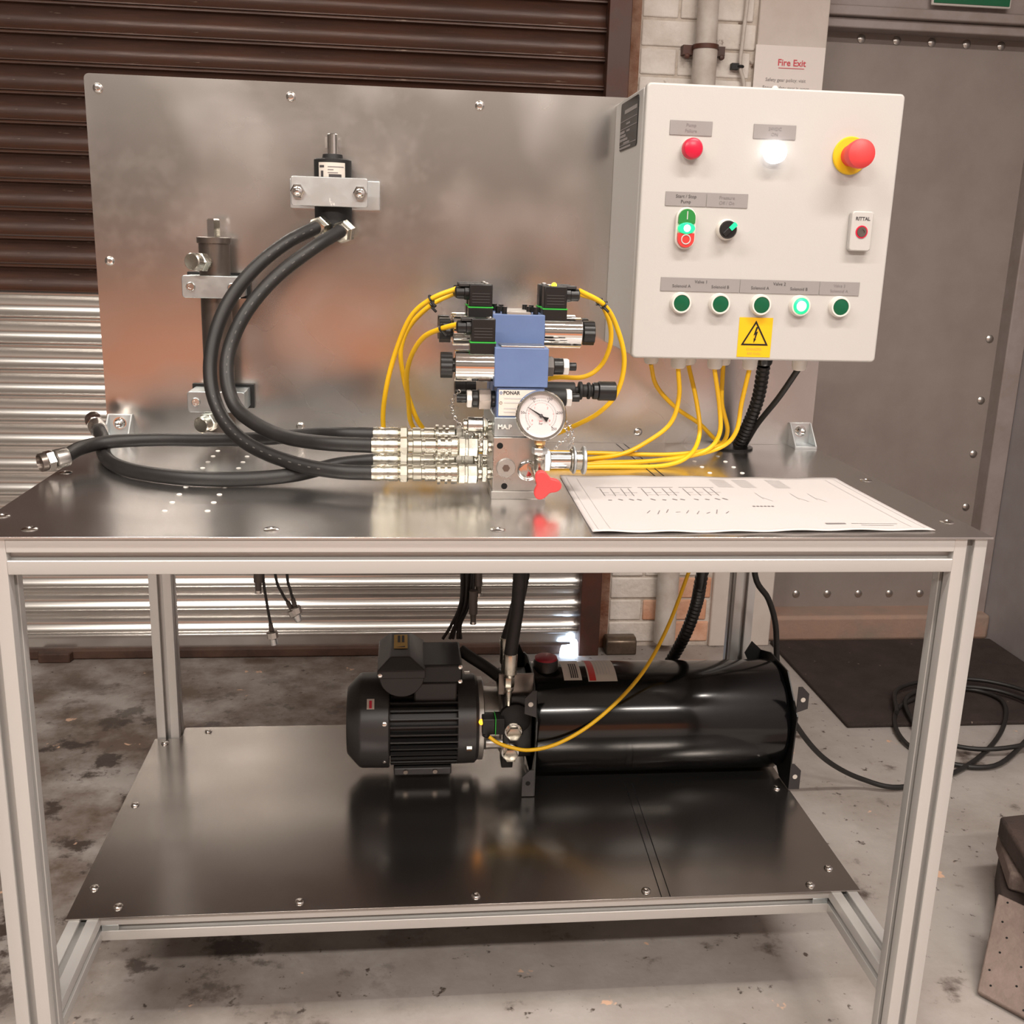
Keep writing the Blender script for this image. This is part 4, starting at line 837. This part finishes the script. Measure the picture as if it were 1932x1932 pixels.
# pump block
pb = MB().box(.700, .757, .590, .730, .292, .420).build('pump_block', 'black_plastic', t, 0.003)
MB().lathe((.722, .595, .375), F, [(0, .030), (.012, .030), (.014, .026)], 30).build('pump_boss', 'black_matt', t)
MB().box(.700, .722, .60, .64, .264, .292).build('pump_foot', 'black_matt', t, 0.002)
MB().box(.690, .757, .60, .606, .418, .460).box(.690, .757, .606, .68, .418, .424).build('port_bracket', 'dark_steel', t, 0.001)
hexrun((.708, .582, .405), Z, [(.030, .0055, 16, 'zinc', 'outlet_stem'), (.008, .0085, 20, 'zinc', 'outlet_stem'), (.020, .0100, 6, 'zinc', 'outlet_nut')], t, 'o')
for x, z in ((.719, .351), (.714, .307)):
    b = MB().lathe((x, .590, z), F, [(0, .0185), (.008, .0185), (.010, .0165), (.010, .0135), (.014, .0135)], 24).build('cartridge', 'bright_steel', t)
    MB().lathe((x, .576, z), F, [(0, .0140), (.010, .0140), (.011, .0115)], 6).build('cartridge_nut', 'zinc', b)
MB().cyl((.700, .600, .318), (.668, .600, .318), .011, n=18).build('suction_stub', 'alu_cast', t)
pc = MB().box(.684, .700, .566, .600, .352, .384).build('pump_plug_base', 'black_matt', t, 0.001)
MB().box(.6825, .684, .565, .600, .351, .385).build('gasket', 'gasket_green', pc)
MB().box(.658, .6825, .566, .600, .352, .384).build('pump_plug', 'black_plastic', t, 0.002)
MB().lathe((.6675, .574, .354), (-.25, -.3, -1), [(0, .0075), (.008, .0075), (.010, .005)], 14).build('plug_entry', 'black_plastic', t)
MB().lathe((.658, .572, .376), (-1, -.2, 0), [(0, .0056), (.004, .0050), (.006, .0018)], 12).build('status_led', 'lamp_amber', t)
o = MB().tube([(.622, .70, .470), (.640, .69, .460), (.67, .68, .443), (.698, .66, .428)], .0115, 14, 8).build('motor_lead', 'black_matt', t)

# pressure hose from bench to pump
t = thing('pressure_hose', (.708, .582, .463), 'black pressure hose dropping from the bench top to the pump outlet', 'hose')
MB().tube([(.722, .60, .897), (.724, .585, .80), (.7215, .582, .665), (.719, .582, .598), (.713, .582, .546), (.709, .582, .508)], .0125, 16, 8).build('hose', 'rubber', t)
MB().lathe((.709, .582, .510), -Z, [(0, .0125), (.003, .0135), (.040, .0130), (.042, .010), (.047, .009)], 22).build('ferrule', 'zinc', t)
t = thing('return_hose', (.702, .62, .43), 'black return hose half hidden behind the pressure hose above the pump', 'hose')
MB().tube([(.735, .64, .897), (.738, .635, .78), (.735, .632, .66), (.722, .63, .58), (.707, .63, .52)], .0125, 16, 8).build('hose', 'rubber', t)
MB().lathe((.707, .63, .524), -Z, [(0, .0125), (.003, .0135), (.052, .0130), (.056, .010), (.098, .009)], 22).build('ferrule', 'zinc', t)

# ------------------------------------------------------------------ loose leads hanging under the top
def lead(path, label, end=None, fat=False):
    t = thing('hanging_lead', path[-1], label, 'cable', 'loose leads under the bench')
    MB().tube(path, .0026, 8, 6).build('wire', 'rubber', t)
    p = Vector(path[-1]); d = (p - Vector(path[-2])).normalized()
    if fat:
        MB().lathe(p, d, [(0, .003), (.003, .0085), (.050, .0085), (.053, .006), (.066, .0055)], 18).build('sleeve', 'tube_grey', t)
        MB().lathe(p + d * .066, d, [(0, .0062), (.006, .0062)], 16).build('tip', 'steel', t)
    else:
        MB().lathe(p - d * .004, d, [(0, .003), (.002, .0042), (.016, .0045)], 14).build('strain_relief', 'tube_grey', t)
        MB().lathe(p + d * .012, d, [(0, .008), (.002, .0105), (.013, .0105), (.015, .008)], 8).build('collar', 'steel', t)
        MB().lathe(p + d * .027, d, [(0, .0065), (.012, .0065), (.013, .005)], 14).build('pin_socket', 'zinc_pale', t)
lead([(.255, .62, .897), (.25, .62, .78), (.2475, .62, .69)], 'lead ending in a fat grey sleeve, leftmost of the loose leads', fat=True)
lead([(.252, .64, .897), (.253, .63, .78), (.255, .62, .654), (.260, .62, .60), (.266, .62, .556)], 'thin black lead with metal plug hanging lowest under the bench')
lead([(.262, .64, .897), (.268, .63, .78), (.277, .62, .654), (.288, .62, .618), (.299, .62, .598)], 'thin black lead whose plug touches the one to its right')
lead([(.292, .64, .897), (.294, .63, .78), (.298, .62, .654), (.303, .62, .625), (.308, .62, .604)], 'thin black lead with plug, rightmost of the left three')
t = thing('wire_bundle', (.615, .73, .49), 'bundle of thin black wires running down to the motor terminal box', 'cable')
for k, (dx, dy, ex) in enumerate(((-.008, 0, -.012), (-.003, .006, .002), (.003, -.004, .008), (.009, .004, .018), (.013, -.002, .024))):
    MB().tube([(.632 + dx, .70 + dy, .897), (.632 + dx, .70 + dy, .76), (.630 + dx, .70 + dy, .66), (.629 + dx * .8, .71 + dy, .57), (.611 + ex * .5, .722, .515), (.600 + ex, .722, .485)], .0032, 8, 6).build('wire', 'rubber', t)
lead([(.645, .70, .897), (.648, .70, .72), (.652, .70, .655)], 'lead ending in a grey sleeve beside the wire bundle, higher one', fat=True)
lead([(.640, .69, .897), (.644, .69, .70), (.645, .69, .60)], 'lead ending in a grey sleeve beside the wire bundle, lower one', fat=True)

# ------------------------------------------------------------------ slabs at the right edge
t = thing('perforated_slab', (1.66, .26, 0), 'brown perforated slab leaning up at the right edge of the floor', 'slab')
A = Vector((1.511, .236, .002)); Bq = Vector((1.610, .365, .105)); Cq = Vector((1.93, .20, .105)); Dq = Vector((1.66, .03, .002))
Dq = A + (Vector((1.62, .085, .002)) - A) * 2.2; Cq = Bq + (Dq - A); nn = (Dq - A).cross(Bq - A).normalized()
MB().prism([A, Dq, Cq, Bq], nn * .012).build('board', 'slab_brown', t, 0.003)
hm = MB().lathe((0, 0, 0), Z, [(0, .0021), (.0006, .0019)], 8).mesh('hole'); hm.materials.append(M['hole_black'])
rotq = Z.rotation_difference(nn).to_euler()
for i in range(9):
    for k in range(6):
        u = (i + .5 + random.uniform(-.25, .25)) / 9; v = (k + .5 + random.uniform(-.25, .25)) / 6
        p = A + (Dq - A) * u + (Bq - A) * v + nn * .0121
        inst('hole', hm, t, p, rotq)
o = MB().prism([(1.625, .375, 0), (1.90, .20, 0), (2.02, .45, 0), (1.73, .56, 0)], (0, 0, .072)).build('timber_block', 'slab_dark', None, 0.006)
tag(o, 'dark block on the floor beneath the leaning slab and the pile', 'block')
o = MB().prism([(1.668, .425, .074), (1.85, .30, .074), (1.95, .5, .074), (1.72, .56, .074)], (0, 0, .039)).build('timber_block', 'slab_brown', None, 0.006)
tag(o, 'grey brown block in the middle of the pile at right edge', 'block')
o = MB().prism([(1.710, .547, .115), (1.66, .33, .115), (1.90, .27, .115), (1.98, .58, .115)], (0, 0, .045)).build('timber_block', 'slab_dark', None, 0.006)
tag(o, 'dark brown thick slab lying topmost on the pile at right edge', 'slab')
